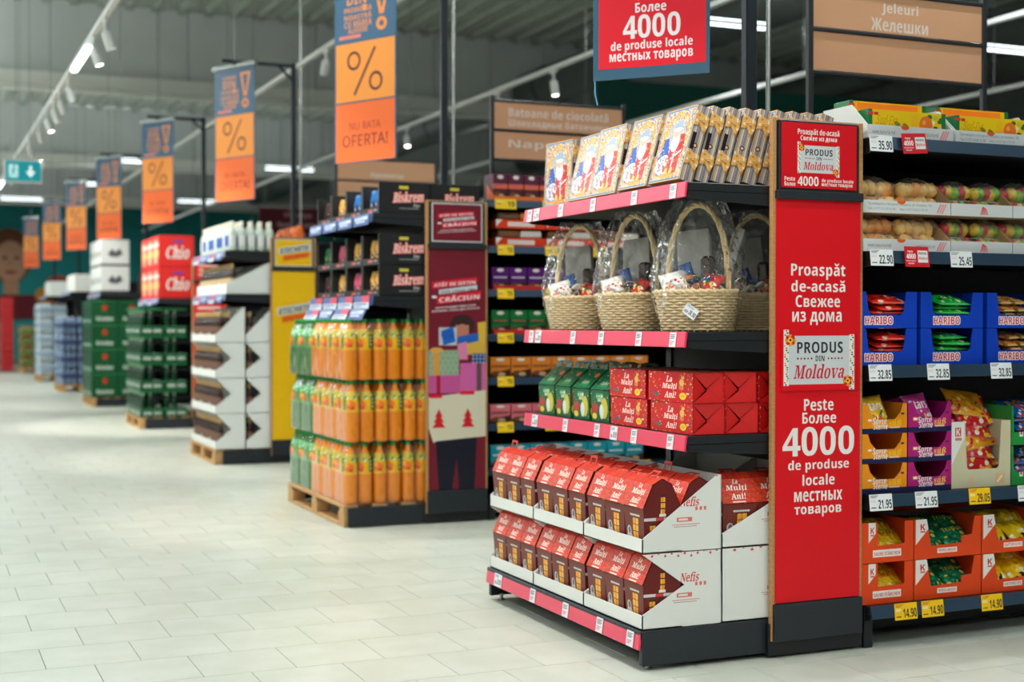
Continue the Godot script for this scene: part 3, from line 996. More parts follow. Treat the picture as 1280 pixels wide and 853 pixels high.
# gable box standing at its base centre: width along local x, depth along z, front at +z
func gable_box(w: float, d: float, h: float, rise: float, taper: float, roof: Rect2, front: Rect2, gable: Rect2, ridge := 0.5, gambrel := 0.0) -> Array:
	var b := MB.new()
	var wt := w / 2
	var wb := w / 2 - taper
	var dt := d / 2
	var db := d / 2 - taper
	b.q(V(-wt, h, dt), V(wt, h, dt), V(wb, 0, db), V(-wb, 0, db), front)
	b.q(V(wt, h, -dt), V(-wt, h, -dt), V(-wb, 0, -db), V(wb, 0, -db), front)
	var zr := dt - d * ridge
	var mid := 0.5 if gambrel == 0.0 else gambrel
	# roof profile from the front eave over the ridge to the rear eave
	var pr := [Vector2(dt, h), Vector2(lerpf(dt, zr, 0.52 if gambrel > 0 else 0.5), h + rise * mid), Vector2(zr, h + rise), Vector2(lerpf(-dt, zr, 0.52 if gambrel > 0 else 0.5), h + rise * mid), Vector2(-dt, h)]
	for s in [1.0, -1.0]:
		var a := [V(s * wt, h, dt), V(s * wt, h, -dt), V(s * wb, 0, -db), V(s * wb, 0, db)]
		var lower := Rect2(gable.position + Vector2(0, gable.size.y * 0.42), Vector2(gable.size.x, gable.size.y * 0.58))
		if s > 0: b.q(a[0], a[1], a[2], a[3], lower)
		else: b.q(a[1], a[0], a[3], a[2], lower)
		var uvp := func(p: Vector2) -> Vector2: return gable.position + Vector2((dt - p.x) / d * gable.size.x, (1.0 - (p.y - h) / rise) * 0.42 * gable.size.y)
		for i in range(1, 4):
			var p0 := V(s * wt, h, dt)
			var p1 := V(s * wt, pr[i].y, pr[i].x)
			var p2 := V(s * wt, pr[i + 1].y, pr[i + 1].x)
			if s > 0: b.tri(p0, p1, p2, uvp.call(pr[0]), uvp.call(pr[i]), uvp.call(pr[i + 1]))
			else: b.tri(p0, p2, p1, uvp.call(pr[0]), uvp.call(pr[i + 1]), uvp.call(pr[i]))
	b.q(V(-wb, 0, db), V(wb, 0, db), V(wb, 0, -db), V(-wb, 0, -db), Rect2(front.position, Vector2.ONE * 0.01))
	var rf := MB.new()
	var o := 0.003
	var hv := roof.size.y
	var cut := 0.1 if gambrel > 0 else 0.5
	var up := [Rect2(roof.position + Vector2(0, hv * cut), Vector2(roof.size.x, hv * (1.0 - cut))), Rect2(roof.position, Vector2(roof.size.x, hv * cut))]
	for i in 2:
		var p0: Vector2 = pr[i] + Vector2(o, o)
		var p1: Vector2 = pr[i + 1] + Vector2(o if i == 0 else 0.0, o)
		rf.q(V(-wt, p1.y, p1.x), V(wt, p1.y, p1.x), V(wt, p0.y, p0.x), V(-wt, p0.y, p0.x), up[i])
		var b0: Vector2 = pr[4 - i] + Vector2(-o, o)
		var b1: Vector2 = pr[3 - i] + Vector2(-o if i == 0 else 0.0, o)
		rf.q(V(wt, b1.y, b1.x), V(-wt, b1.y, b1.x), V(-wt, b0.y, b0.x), V(wt, b0.y, b0.x), up[i])
	return [b.mesh(), rf.mesh()]

func house_print() -> Image:
	# 0..511 roof | 512..1023 front ; lower half gable
	var im := cv(1024, 1024, rgb(92, 26, 24))
	var r := RandomNumberGenerator.new()
	r.seed = 11
	fr(im, 0, 0, 512, 512, rgb(196, 44, 26))
	for j in 22:
		for i in 14:
			var c := Color8(180 + r.randi() % 60, 36 + r.randi() % 52, 18 + r.randi() % 34)
			fr(im, i * 38 + (j % 2) * 19 - 19, j * 24, 35, 21, c)
	var w := rgb(250, 238, 230)
	tx(im, "La", 200, 60, 80, 84, w, true, true, 0.2)
	tx(im, "Mulţi", 86, 160, 310, 136, w, true, true, 0.12)
	tx(im, "Ani!", 140, 318, 210, 120, w, true, true, 0.12)
	fr(im, 150, 474, 190, 26, rgb(240, 214, 196))
	# front wall: lit window with snow, snow figure
	fr(im, 512, 0, 512, 512, rgb(112, 44, 34))
	for k in 40: fr(im, 512 + r.randi() % 480, r.randi() % 500, 30, 3, rgb(132, 56, 42))
	window_art(im, 740, 120, 150, 250)
	el(im, 630, 300, 60, 66, rgb(196, 192, 188))
	el(im, 630, 400, 90, 90, rgb(210, 206, 202))
	el(im, 636, 290, 34, 40, rgb(120, 96, 96))
	fr(im, 720, 372, 200, 40, rgb(226, 222, 218))
	for k in 6: el(im, 700 + k * 40, 90, 24, 14, rgb(200, 196, 196))
	# gable: two windows below, one above, tree and sleigh
	fr(im, 0, 512, 1024, 512, rgb(104, 28, 26))
	window_art(im, 470, 640, 130, 130)
	fr(im, 450, 764, 180, 20, rgb(230, 226, 222))
	for k in 22: el(im, 40 + k * 44, 800, 30, 12, rgb(210, 206, 206) if k < 8 or k > 12 else rgb(214, 60, 70))
	window_art(im, 180, 840, 190, 130)
	fr(im, 150, 964, 250, 24, rgb(230, 226, 222))
	for j in 4: pg(im, [Vector2(640, 800 + j * 36), Vector2(590 - j * 10, 868 + j * 40), Vector2(690 + j * 10, 868 + j * 40)], rgb(30, 92, 60))
	for k in 10: el(im, 600 + (k * 37) % 90, 850 + (k * 53) % 140, 8, 8, [rgb(220, 60, 60), rgb(240, 190, 60), rgb(70, 120, 200)][k % 3])
	el(im, 810, 930, 70, 56, rgb(150, 40, 50)); el(im, 800, 880, 40, 36, rgb(206, 160, 130))
	return im

func window_art(im: Image, x: float, y: float, w: float, h: float) -> void:
	fr(im, x - 8, y - 8, w + 16, h + 16, rgb(70, 30, 24))
	for i in 2:
		for j in 3: fr(im, x + i * w / 2 + 4, y + j * h / 3 + 4, w / 2 - 8, h / 3 - 8, rgb(246, 176, 66) if (i + j) % 3 else rgb(238, 152, 48))

# white tray: local x width, z front; open box with a slanted or notched side
func tray_mesh(w: float, d: float, h: float, lip: float, notch: bool) -> ArrayMesh:
	var b := MB.new()
	var e := 0.004
	var blank := Rect2(0.01, 0.02, 0.01, 0.01)
	b.box(V(0, e / 2, -d / 2), V(w, e, d), {"*": blank})
	b.box(V(0, lip / 2, -e / 2), V(w, lip, e), {"*": blank})
	b.box(V(0, h / 2, -d + e / 2), V(w, h, e), {"*": blank})
	var poly: PackedVector2Array
	if notch: poly = PackedVector2Array([Vector2(0, 0), Vector2(d, 0), Vector2(d, h), Vector2(0.002, h), Vector2(d * 0.53, h * 0.56), Vector2(0, lip)])
	else: poly = PackedVector2Array([Vector2(0, 0), Vector2(d, 0), Vector2(d, h), Vector2(d - 0.02, h), Vector2(0, lip)])
	for s in [-1.0, 1.0]:
		# polygon in (depth, height): depth runs to -z
		b.t = Transform3D(Basis(V(0, 0, -1), V(0, 1, 0), V(1, 0, 0)), V(s * (w / 2 - e / 2), 0, 0))
		b.prism(poly, -e / 2, e / 2, Rect2(0, 0, d, 0.31), Rect2(0, 0, 1, 1), blank)
		b.t = Transform3D.IDENTITY
	return b.mesh()

func tray_print() -> Image:
	var im := cv(512, 470, rgb(226, 226, 222))
	var red := rgb(214, 62, 56)
	for k in 12:
		var x := 20 + k * 42.0
		fr(im, x, 4, 2, 14 + (k * 17) % 30, red)
		el(im, x, 22 + (k * 17) % 30, 7, 7, red)
		el(im, x + 18, 14 + (k * 11) % 20, 3, 3, red)
	tx(im, "Nefis", 240, 150, 120, 56, red, true, true, 0.2)
	for k in 3: fr(im, 340 + k * 28, 210, 16, 22, rgb(222, 110, 100))
	fr(im, 220, 270, 100, 26, rgb(222, 120, 110)); fr(im, 232, 277, 60, 12, rgb(226, 226, 222))
	fr(im, 190, 310, 180, 5, rgb(200, 150, 146)); fr(im, 200, 322, 150, 5, rgb(200, 150, 146))
	return im

func houses() -> void:
	var trm := PM("tray_white", tray_print(), 0.75)
	var hm := PM("house_print", house_print(), 0.4)
	var gb := gable_box(0.1625, 0.166, 0.165, 0.115, 0.01, Rect2(0, 0, 0.5, 0.5), Rect2(0.5, 0, 0.5, 0.5), Rect2(0, 0.5, 1, 0.5), 0.5, 0.8)
	var hd := MB.new()
	hd.box(V(-0.026, 0.014, 0), V(0.011, 0.028, 0.003)); hd.box(V(0.026, 0.014, 0), V(0.011, 0.028, 0.003)); hd.box(V(0, 0.032, 0), V(0.063, 0.011, 0.003))
	var hmesh := hd.mesh()
	var red := M("handle_red", rgb(198, 52, 36), 0.45)
	var pool := []
	for tier in 2:
		var y0: float = [0.16, 0.456][tier]
		for j in 2:
			for i in 3:
				if j == 1 and i == 0: continue
				var x0: float = [EX + 0.004, EX + 0.362][j]
				var X := -0.51 + i * 0.51
				var d: float = [0.356, 0.5][j]
				var notch := tier == 0
				if j == 1 and tier == 0: notch = false
				var full := j == 1 and tier == 0
				var lab: String = ["lower", "upper"][tier] + (" front" if j == 0 else " rear") + " white cardboard tray of house boxes, " + ["at the end towards the chocolate aisle", "in the middle of the row", "beside the red column"][i]
				var tr := thing("display_tray", lab, "tray", V(x0, y0, EZ + X), -PI / 2, "white trays of house boxes")
				part("carton", tray_mesh(0.506, d, 0.292, 0.292 if full else 0.056, notch), trm, tr)
				for k in 3:
					for r in 2:
						if tier == 0 and (r == 1 or j == 1): continue
						if j == 1 and (r == 1 or i < 2 or k == 2): continue
						var turned := j == 1
						var p := V(x0 + 0.004 + 0.09 + r * 0.1665 + rng.randf_range(-0.002, 0.002), y0 + 0.005, EZ + X - 0.1645 + k * 0.1645)
						var label: String
						var which: String = ["first", "middle", "last"][k] + " of three in the " + ["lower", "upper"][tier]
						if j == 1:
							label = "red-roofed house box, " + which + " rear tray"
							p = V(x0 + 0.094 + k * 0.1645, y0 + 0.005, EZ + X + 0.253 - 0.096)
						else: label = "red-roofed house box, " + which + " tray " + ["by the chocolate aisle", "in the middle", "by the red column"][i] + ("" if tier == 0 else [", front row", ", second row"][r])
						var h := thing("house_gift_box", label, "gift box", p, (0.0 if turned else -PI / 2) + rng.randf_range(-0.02, 0.02), "house gift boxes")
						part("walls", gb[0], hm, h)
						part("roof", gb[1], hm, h)
						var ang: float = [-1.45, -1.3, -1.0, -1.35, -0.2][rng.randi() % 5]
						part("handle", hmesh, red, h, V(0, 0.283, 0.004), V(ang if tier == 1 else -1.5, 0, 0))

func redbox_print() -> Image:
	var im := cv(1024, 512, rgb(204, 22, 26))
	var r := RandomNumberGenerator.new()
	r.seed = 21
	var cols := [rgb(240, 190, 60), rgb(60, 120, 70), rgb(226, 90, 110), rgb(120, 60, 130), rgb(240, 236, 220), rgb(220, 120, 40)]
	for k in 170:
		var p := Vector2(r.randf_range(0, 1024), r.randf_range(0, 512))
		if p.x > 230 and p.x < 560 and p.y > 60 and p.y < 470: continue
		el(im, p.x, p.y, r.randf_range(5, 17), r.randf_range(5, 17), cols[r.randi() % 6])
	var w := rgb(248, 240, 228)
	tx(im, "La", 330, 70, 110, 100, w, true, true, 0.2)
	tx(im, "Mulţi", 250, 190, 270, 120, w, true, true, 0.2)
	tx(im, "Ani!", 300, 330, 200, 110, w, true, true, 0.2)
	# a deer figure in gold and a yellow seal
	var gold := rgb(226, 176, 90)
	el(im, 620, 170, 44, 60, gold); el(im, 640, 90, 30, 26, gold)
	for k in 4: ln(im, Vector2(590 + k * 18, 220), Vector2(580 + k * 22, 290), 9, gold)
	ln(im, Vector2(630, 70), Vector2(610, 30), 6, gold); ln(im, Vector2(650, 70), Vector2(676, 30), 6, gold)
	el(im, 640, 400, 60, 60, rgb(244, 206, 50))
	for k in 3: fr(im, 606, 376 + k * 18, 68, 7, rgb(190, 130, 30))
	fr(im, 90, 370, 110, 44, rgb(30, 110, 110))
	fr(im, 0, 0, 12, 512, rgb(214, 60, 50)); fr(im, 1000, 0, 24, 512, rgb(170, 18, 22))
	return im

func red_boxes() -> void:
	var pm := PM("redbox_print", redbox_print(), 0.35)
	var plain := M("redbox_plain", rgb(214, 20, 20), 0.45)
	var L := 0.325
	var H := 0.122
	var D := 0.152
	var b := MB.new()
	var e := 0.002
	var bl := Rect2(0.99, 0.5, 0.005, 0.01)
	b.box(V(0, H / 2, D / 2 - e / 2), V(L, H, e), {"*": bl, "F": Rect2(0, 0, 0.8, 1)})
	b.box(V(0, H / 2, -D / 2 + e / 2), V(L, H, e), {"*": bl, "B": Rect2(0, 0, 0.8, 1)})
	b.box(V(0, H - e / 2, 0), V(L, e, D), {"*": bl, "T": Rect2(0, 0, 0.8, 0.6)})
	b.box(V(0, e / 2, 0), V(L, e, D), {"*": bl})
	var sleeve := b.mesh()
	# folded end: four flaps meeting in a crease a little inside the sleeve
	var f := MB.new()
	var x := L / 2 - 0.004
	var xi := L / 2 - 0.022
	var c := V(xi, H * 0.42, 0)
	var k := [V(x, H, D / 2), V(x, H, -D / 2), V(x, 0, -D / 2), V(x, 0, D / 2)]
	f.tri(k[0], k[1], V(xi + 0.006, H * 0.48, 0)); f.tri(k[1], k[2], c); f.tri(k[2], k[3], V(xi + 0.012, H * 0.4, 0)); f.tri(k[3], k[0], c)
	var flap := f.mesh()
	var ln2 := MB.new()
	ln2.bb(V(x + 0.001, H / 2, D / 2 - 0.002), V(0.004, H, 0.004), 0.001)
	var n := 0
	for j in 3:
		for i in 2:
			for h in 2:
				if j == 2 and i == 0: continue
				var p := V(2.885 + j * 0.158, 0.907 + h * 0.1225, [-5.205, -4.845][i] - (0.012 if h else 0.0))
				var t := thing("red_gift_box", "red greeting carton, " + ["lower", "upper"][h] + " of the stack " + ["next to the green packs", "beside the red column"][i] + ["", ", second row", ", rear"][j], "gift box", p, -PI / 2 + (0.05 if h and i and j == 0 else rng.randf_range(-0.02, 0.02)), "red greeting cartons")
				part("sleeve", sleeve, pm, t)
				part("end_flap", flap, plain, t)
				var o := part("end_flap", flap, plain, t)
				o.rotation.y = PI

func green_packs() -> void:
	var im := cv(512, 1024, rgb(16, 96, 56))
	var r := RandomNumberGenerator.new()
	r.seed = 4
	for k in 90: el(im, r.randf() * 512, r.randf() * 1024, r.randf_range(4, 13), r.randf_range(4, 13), [rgb(226, 196, 70), rgb(200, 56, 50), rgb(120, 180, 90), rgb(240, 236, 220), rgb(10, 66, 44), rgb(10, 66, 44)][r.randi() % 6])
	# front: 0..511 x 512..1023 ; roof: upper half
	fr(im, 150, 560, 200, 100, rgb(40, 150, 90)); tx(im, "LA MULȚI", 160, 580, 180, 50, rgb(240, 230, 200)); tx(im, "ANI", 190, 640, 130, 60, rgb(240, 230, 200))
	fr(im, 30, 740, 150, 140, rgb(196, 44, 40)); el(im, 90, 940, 70, 50, rgb(240, 200, 50))
	el(im, 380, 800, 90, 170, rgb(206, 190, 60)); el(im, 300, 860, 60, 120, rgb(220, 226, 220))
	fr(im, 140, 260, 240, 190, rgb(30, 130, 76)); tx(im, "Cadou", 160, 300, 200, 90, rgb(240, 230, 200), true, true, 0.1)
	el(im, 400, 160, 60, 60, rgb(230, 100, 60))
	var pm := PM("greenpack_print", im, 0.35)
	var g := gable_box(0.165, 0.15, 0.14, 0.085, 0.004, Rect2(0, 0, 1, 0.5), Rect2(0, 0.5, 1, 0.5), Rect2(0, 0.5, 1, 0.5), 0.62)
	var hd := MB.new()
	hd.box(V(-0.05, 0.018, 0), V(0.06, 0.036, 0.003)); hd.box(V(0.05, 0.018, 0), V(0.06, 0.036, 0.003)); hd.box(V(0, 0.034, 0), V(0.1, 0.012, 0.003)); hd.box(V(0, 0.004, 0), V(0.1, 0.01, 0.003))
	var hm := hd.mesh()
	for j in 2:
		for i in 4:
			var t := thing("green_gift_pack", "green gable-top gift pack, " + ["fourth", "third", "second", "first"][i] + " from the red cartons, " + ["front", "second"][j] + " row", "gift box", V(2.89 + j * 0.155, 0.907, -6.055 + i * 0.188), -PI / 2 + rng.randf_range(-0.05, 0.05), "green gable gift packs")
			part("walls", g[0], pm, t)
			part("roof", g[1], pm, t)
			part("handle", hm, M("greenpack_dark", rgb(14, 84, 48), 0.4), t, V(0, 0.222, -0.018), V(-0.35, 0, 0))

# boxes leaning on the top shelf
func figurebox_print() -> Image:
	# 0..639 face, 640..767 spine, 768..1023 top / plain card
	var im := cv(1024, 800, rgb(206, 176, 130))
	var r := RandomNumberGenerator.new()
	r.seed = 33
	var blue := rgb(40, 96, 176)
	var pale := rgb(206, 210, 216)
	var gold := rgb(226, 164, 72)
	fr(im, 0, 0, 640, 800, gold)
	fr(im, 10, 10, 620, 780, rgb(60, 130, 180))
	fr(im, 26, 26, 588, 748, rgb(200, 180, 150))
	for k in 900:
		var p := Vector2(r.randf_range(30, 610), r.randf_range(30, 770))
		var c: Color = [gold, blue, rgb(236, 176, 84), rgb(208, 84, 60), rgb(70, 120, 180), rgb(222, 214, 200)][r.randi() % 6]
		el(im, p.x, p.y, r.randf_range(4, 13), r.randf_range(4, 13), c)
	# golden arch
	el(im, 330, 320, 262, 286, rgb(232, 168, 76)); el(im, 330, 330, 206, 236, rgb(172, 168, 166))
	for k in 420:
		var a := r.randf() * TAU
		var rr := r.randf_range(0.72, 1.08)
		el(im, 330 + cos(a) * 256 * rr, 320 + sin(a) * 280 * rr, 8, 8, [rgb(250, 220, 150), rgb(206, 120, 50), rgb(240, 190, 100), blue][k % 4])
	for k in 260: el(im, r.randf_range(170, 490), r.randf_range(110, 520), 7, 7, [rgb(150, 170, 204), rgb(232, 190, 120), rgb(240, 236, 230)][k % 3])
	# sack
	pg(im, [Vector2(120, 330), Vector2(200, 310), Vector2(250, 420), Vector2(300, 600), Vector2(280, 700), Vector2(120, 720), Vector2(70, 640), Vector2(90, 480)], blue)
	el(im, 200, 610, 140, 110, rgb(206, 216, 232))
	for k in 24: el(im, 110 + r.randf() * 190, 540 + r.randf() * 140, 12, 12, [blue, rgb(210, 70, 50), gold][k % 3])
	# red coat, sleeve, white beard, face, mitre-like cap
	pg(im, [Vector2(280, 300), Vector2(440, 300), Vector2(520, 520), Vector2(500, 720), Vector2(300, 720), Vector2(270, 520)], rgb(206, 56, 46))
	pg(im, [Vector2(430, 300), Vector2(520, 300), Vector2(560, 480), Vector2(470, 560)], rgb(190, 42, 38))
	ln(im, Vector2(330, 560), Vector2(520, 480), 22, pale)
	ln(im, Vector2(390, 330), Vector2(380, 720), 26, pale)
	el(im, 350, 370, 84, 110, rgb(236, 238, 242))
	el(im, 345, 270, 58, 60, rgb(224, 176, 150))
	el(im, 345, 205, 74, 60, rgb(150, 172, 200)); el(im, 345, 238, 84, 22, rgb(240, 242, 246))
	for k in 5: el(im, 250 + k * 50, 660 + (k % 2) * 26, 30, 34, [rgb(206, 80, 60), rgb(230, 196, 90)][k % 2])
	el(im, 330, 740, 150, 24, gold)
	for k in 240: el(im, r.randf_range(90, 560), r.randf_range(300, 740), r.randf_range(3, 9), r.randf_range(3, 9), [rgb(240, 236, 230), rgb(236, 176, 84), rgb(150, 40, 40), rgb(30, 70, 140)][k % 4])
	# spine: thin coloured stripes
	fr(im, 640, 0, 128, 800, rgb(182, 168, 150))
	for k in 9: fr(im, 644 + k * 14, 0, 7, 800, [rgb(110, 112, 118), rgb(206, 160, 110), rgb(222, 214, 200), rgb(80, 110, 150), rgb(160, 112, 80)][k % 5])
	for k in 66: el(im, 708, k * 12.3, 6, 4, rgb(50, 100, 180))
	el(im, 704, 420, 26, 26, rgb(92, 52, 34)); el(im, 704, 420, 14, 14, rgb(214, 190, 150))
	return im

func figurebox_packs() -> void:
	var pm := PM("figurebox_print", figurebox_print(), 0.28)
	var W := 0.248
	var H := 0.312
	var D := 0.06
	var b := MB.new()
	var sp := Rect2(0.626, 0, 0.123, 1)
	b.box(V(0, H / 2, 0), V(W, H, D), {"*": Rect2(0.9, 0.5, 0.01, 0.01), "F": Rect2(0, 0, 0.624, 1), "R": sp, "L": sp, "T": Rect2(0.627, 0, 0.12, 0.3)})
	var bm2 := b.mesh()
	# gold bow ornaments clipped over the edge
	var o := MB.new()
	var bow := PackedVector2Array([Vector2(-0.032, 0.042), Vector2(0.0, 0.034), Vector2(0.03, 0.028), Vector2(0.033, -0.006), Vector2(0.022, -0.044), Vector2(0.008, -0.024), Vector2(-0.006, -0.012), Vector2(-0.032, -0.02)])
	o.t = Transform3D(Basis(V(0, 0, -1), V(0, 1, 0), V(1, 0, 0)), Vector3.ZERO)
	o.prism(bow, 0.0, 0.005)
	o.prism(PackedVector2Array([Vector2(-0.012, 0.02), Vector2(0.01, 0.014), Vector2(0.006, 0.0), Vector2(-0.012, 0.004)]), 0.005, 0.008)
	var om := o.mesh()
	var im := cv(64, 64, rgb(224, 172, 100))
	for k in 20: el(im, (k * 23) % 64, (k * 37) % 64, 5, 4, [rgb(240, 220, 180), rgb(196, 130, 62)][k % 2])
	var gold := PM("bow_gold", im, 0.3)
	var win := M("window_dark", rgb(44, 30, 30), 0.15)
	var cols := [[-0.545, 4, 0.05, 0.14], [-0.27, 4, 0.24, 0.1], [-0.005, 5, 0.2, 0.06], [0.28, 6, 0.27, 0.03], [0.575, 9, 0.29, 0.0]]
	for c in cols:
		for k in int(c[1]):
			var lean: float = c[2] if k == 0 or c[0] > 0.4 else c[2] * 0.9
			var p := V(2.805 + c[3] * 0.4 + k * 0.0745, 1.902 + D * 0.5 * sin(lean), EZ + c[0] + rng.randf_range(-0.006, 0.006))
			var ci := cols.find(c)
			var lab: String = "pale bearded-figure chocolate box, " + ["fifth row from the red column", "fourth row from the red column", "third row from the red column", "second row from the red column", "row by the red column"][ci] + ", " + ["at its front", "second back", "third back", "fourth back", "fifth back", "sixth back", "seventh back", "eighth back", "last"][k]
			var t := thing("printed_chocolate_box", lab, "chocolate box", p, -PI / 2, "pale chocolate boxes on the top shelf")
			t.rotation = Vector3(0, -PI / 2 + (0.1 if c[0] < -0.4 else 0.0), 0)
			var body := part("carton", bm2, pm, t, Vector3.ZERO, Vector3(-lean, 0, 0))
			for s in [0.085, 0.245]: part("bow", om, gold, body, V(W / 2, s, 0))
			if k < 3:
				part("window", bm(V(0.002, 0.07, 0.018), V(0, 0, 0), 0.0005), win, body, V(W / 2 + 0.0005, 0.165, 0.014))

# wicker gift baskets under film
func basket_parts() -> Dictionary:
	var out := {}
	var rx := 0.155
	var rz := 0.125
	var h := 0.15
	var wall := func(a: float, y: float, off: float) -> Vector3:
		var k := 0.82 + 0.18 * y / h
		var c := cos(a)
		var s := sin(a)
		var m := pow(pow(absf(c), 3.0) + pow(absf(s), 3.0), -1.0 / 3.0)
		return V(c * m * (rx * k + off), y, s * m * (rz * k + off))
	var stakes := 34
	var w := MB.new()
	var rows := 13
	for j in rows:
		var pts := []
		for i in stakes * 2 + 1:
			var a := TAU * i / (stakes * 2)
			var off := 0.0038 * sin(PI * i / 2.0 * 1.0 + PI / 2.0) if i % 2 == 0 else 0.0
			if j % 2: off = -off
			pts.append(wall.call(a, 0.008 + j * (h - 0.02) / (rows - 1), off))
		w.tube(pts, 0.0056, 5)
	for i in stakes:
		var a := TAU * i / stakes
		w.tube([wall.call(a, 0.0, 0.0), wall.call(a, h, 0.0)], 0.0036, 5)
	var bl := MB.new()
	bl.lathe([Vector2(0, 0.004), Vector2(0.13, 0.004), Vector2(0.14, 0.14)], 24, Vector3.ZERO, Rect2(0, 0, 1, 1), 1.0, 0.8)
	out["weave"] = w.mesh()
	out["lining"] = bl.mesh()
	var rim := MB.new()
	for s in 2:
		var pts := []
		for i in 73:
			var a := TAU * i / 72
			var p: Vector3 = wall.call(a, h + 0.004 * sin(a * 18 + s * PI), 0.004 * cos(a * 18 + s * PI))
			pts.append(p)
		rim.tube(pts, 0.0075, 6)
	out["rim"] = rim.mesh()
	var hd := MB.new()
	for s in 3:
		var pts := []
		for i in 41:
			var a := PI * i / 40.0
			var tw := a * 9.0 + s * TAU / 3.0
			pts.append(V(-cos(a) * 0.128, 0.1 + pow(sin(a), 0.72) * 0.385, 0.0) + V(cos(tw) * cos(a) * -0.006, cos(tw) * sin(a) * 0.006, sin(tw) * 0.006))
		hd.tube(pts, 0.0072, 6)
	out["handle"] = hd.mesh()
	var st := MB.new()
	var r := RandomNumberGenerator.new()
	r.seed = 8
	for i in 130:
		var a := r.randf() * TAU
		var p := V(cos(a) * r.randf_range(0.03, 0.135), h - 0.01 + r.randf() * 0.03, sin(a) * r.randf_range(0.03, 0.105))
		var d := V(r.randf_range(-1, 1), r.randf_range(-0.3, 0.6), r.randf_range(-1, 1)).normalized() * 0.035
		st.tube([p - d, p + V(0, 0.012, 0), p + d], 0.0012, 3)
	out["straw"] = st.mesh()
	# film: puffed wrap, pinched over the handle
	var fl := MB.new()
	fl.grid(72, 40, func(a, b):
		var ang: float = a * TAU
		var y: float = b
		var k: float
		if y < 0.35: k = lerpf(0.9, 1.13, y / 0.35)
		else: k = 1.13 - 0.55 * pow((y - 0.35) / 0.65, 1.6)
		var cr := noise.get_noise_3d(cos(ang) * 3.0, y * 4.0, sin(ang) * 3.0) * 0.10 + absf(noise.get_noise_3d(cos(ang) * 7.0, y * 9.0, sin(ang) * 7.0 + 7.0)) * 0.12
		k += cr * smoothstep(0.0, 0.3, y)
		var zz := k if y < 0.35 else k * (1.0 - 0.25 * (y - 0.35))
		return V(cos(ang) * 0.166 * k, 0.006 + y * 0.5, sin(ang) * 0.14 * zz))
	out["film"] = fl.mesh()
	return out

func pillow(w: float, h: float, t: float, seed_: int, nx := 12, ny := 10) -> ArrayMesh:
	var b := MB.new()
	for s in [1.0, -1.0]:
		b.grid(nx, ny, func(u, v):
			var e: float = pow(maxf(sin(PI * u) * sin(PI * v), 0.0), 0.55)
			var fold := noise.get_noise_3d(u * 6.0 + seed_ * 3.1, v * 6.0, s) * 0.30 * e
			var pin: float = 1.0 - 0.06 * sin(PI * v)
			return V((u - 0.5) * w * pin, (0.5 - v) * h, s * t * 0.5 * (e + fold)), Rect2(0, 0, 1, 1), s < 0)
	return b.mesh()

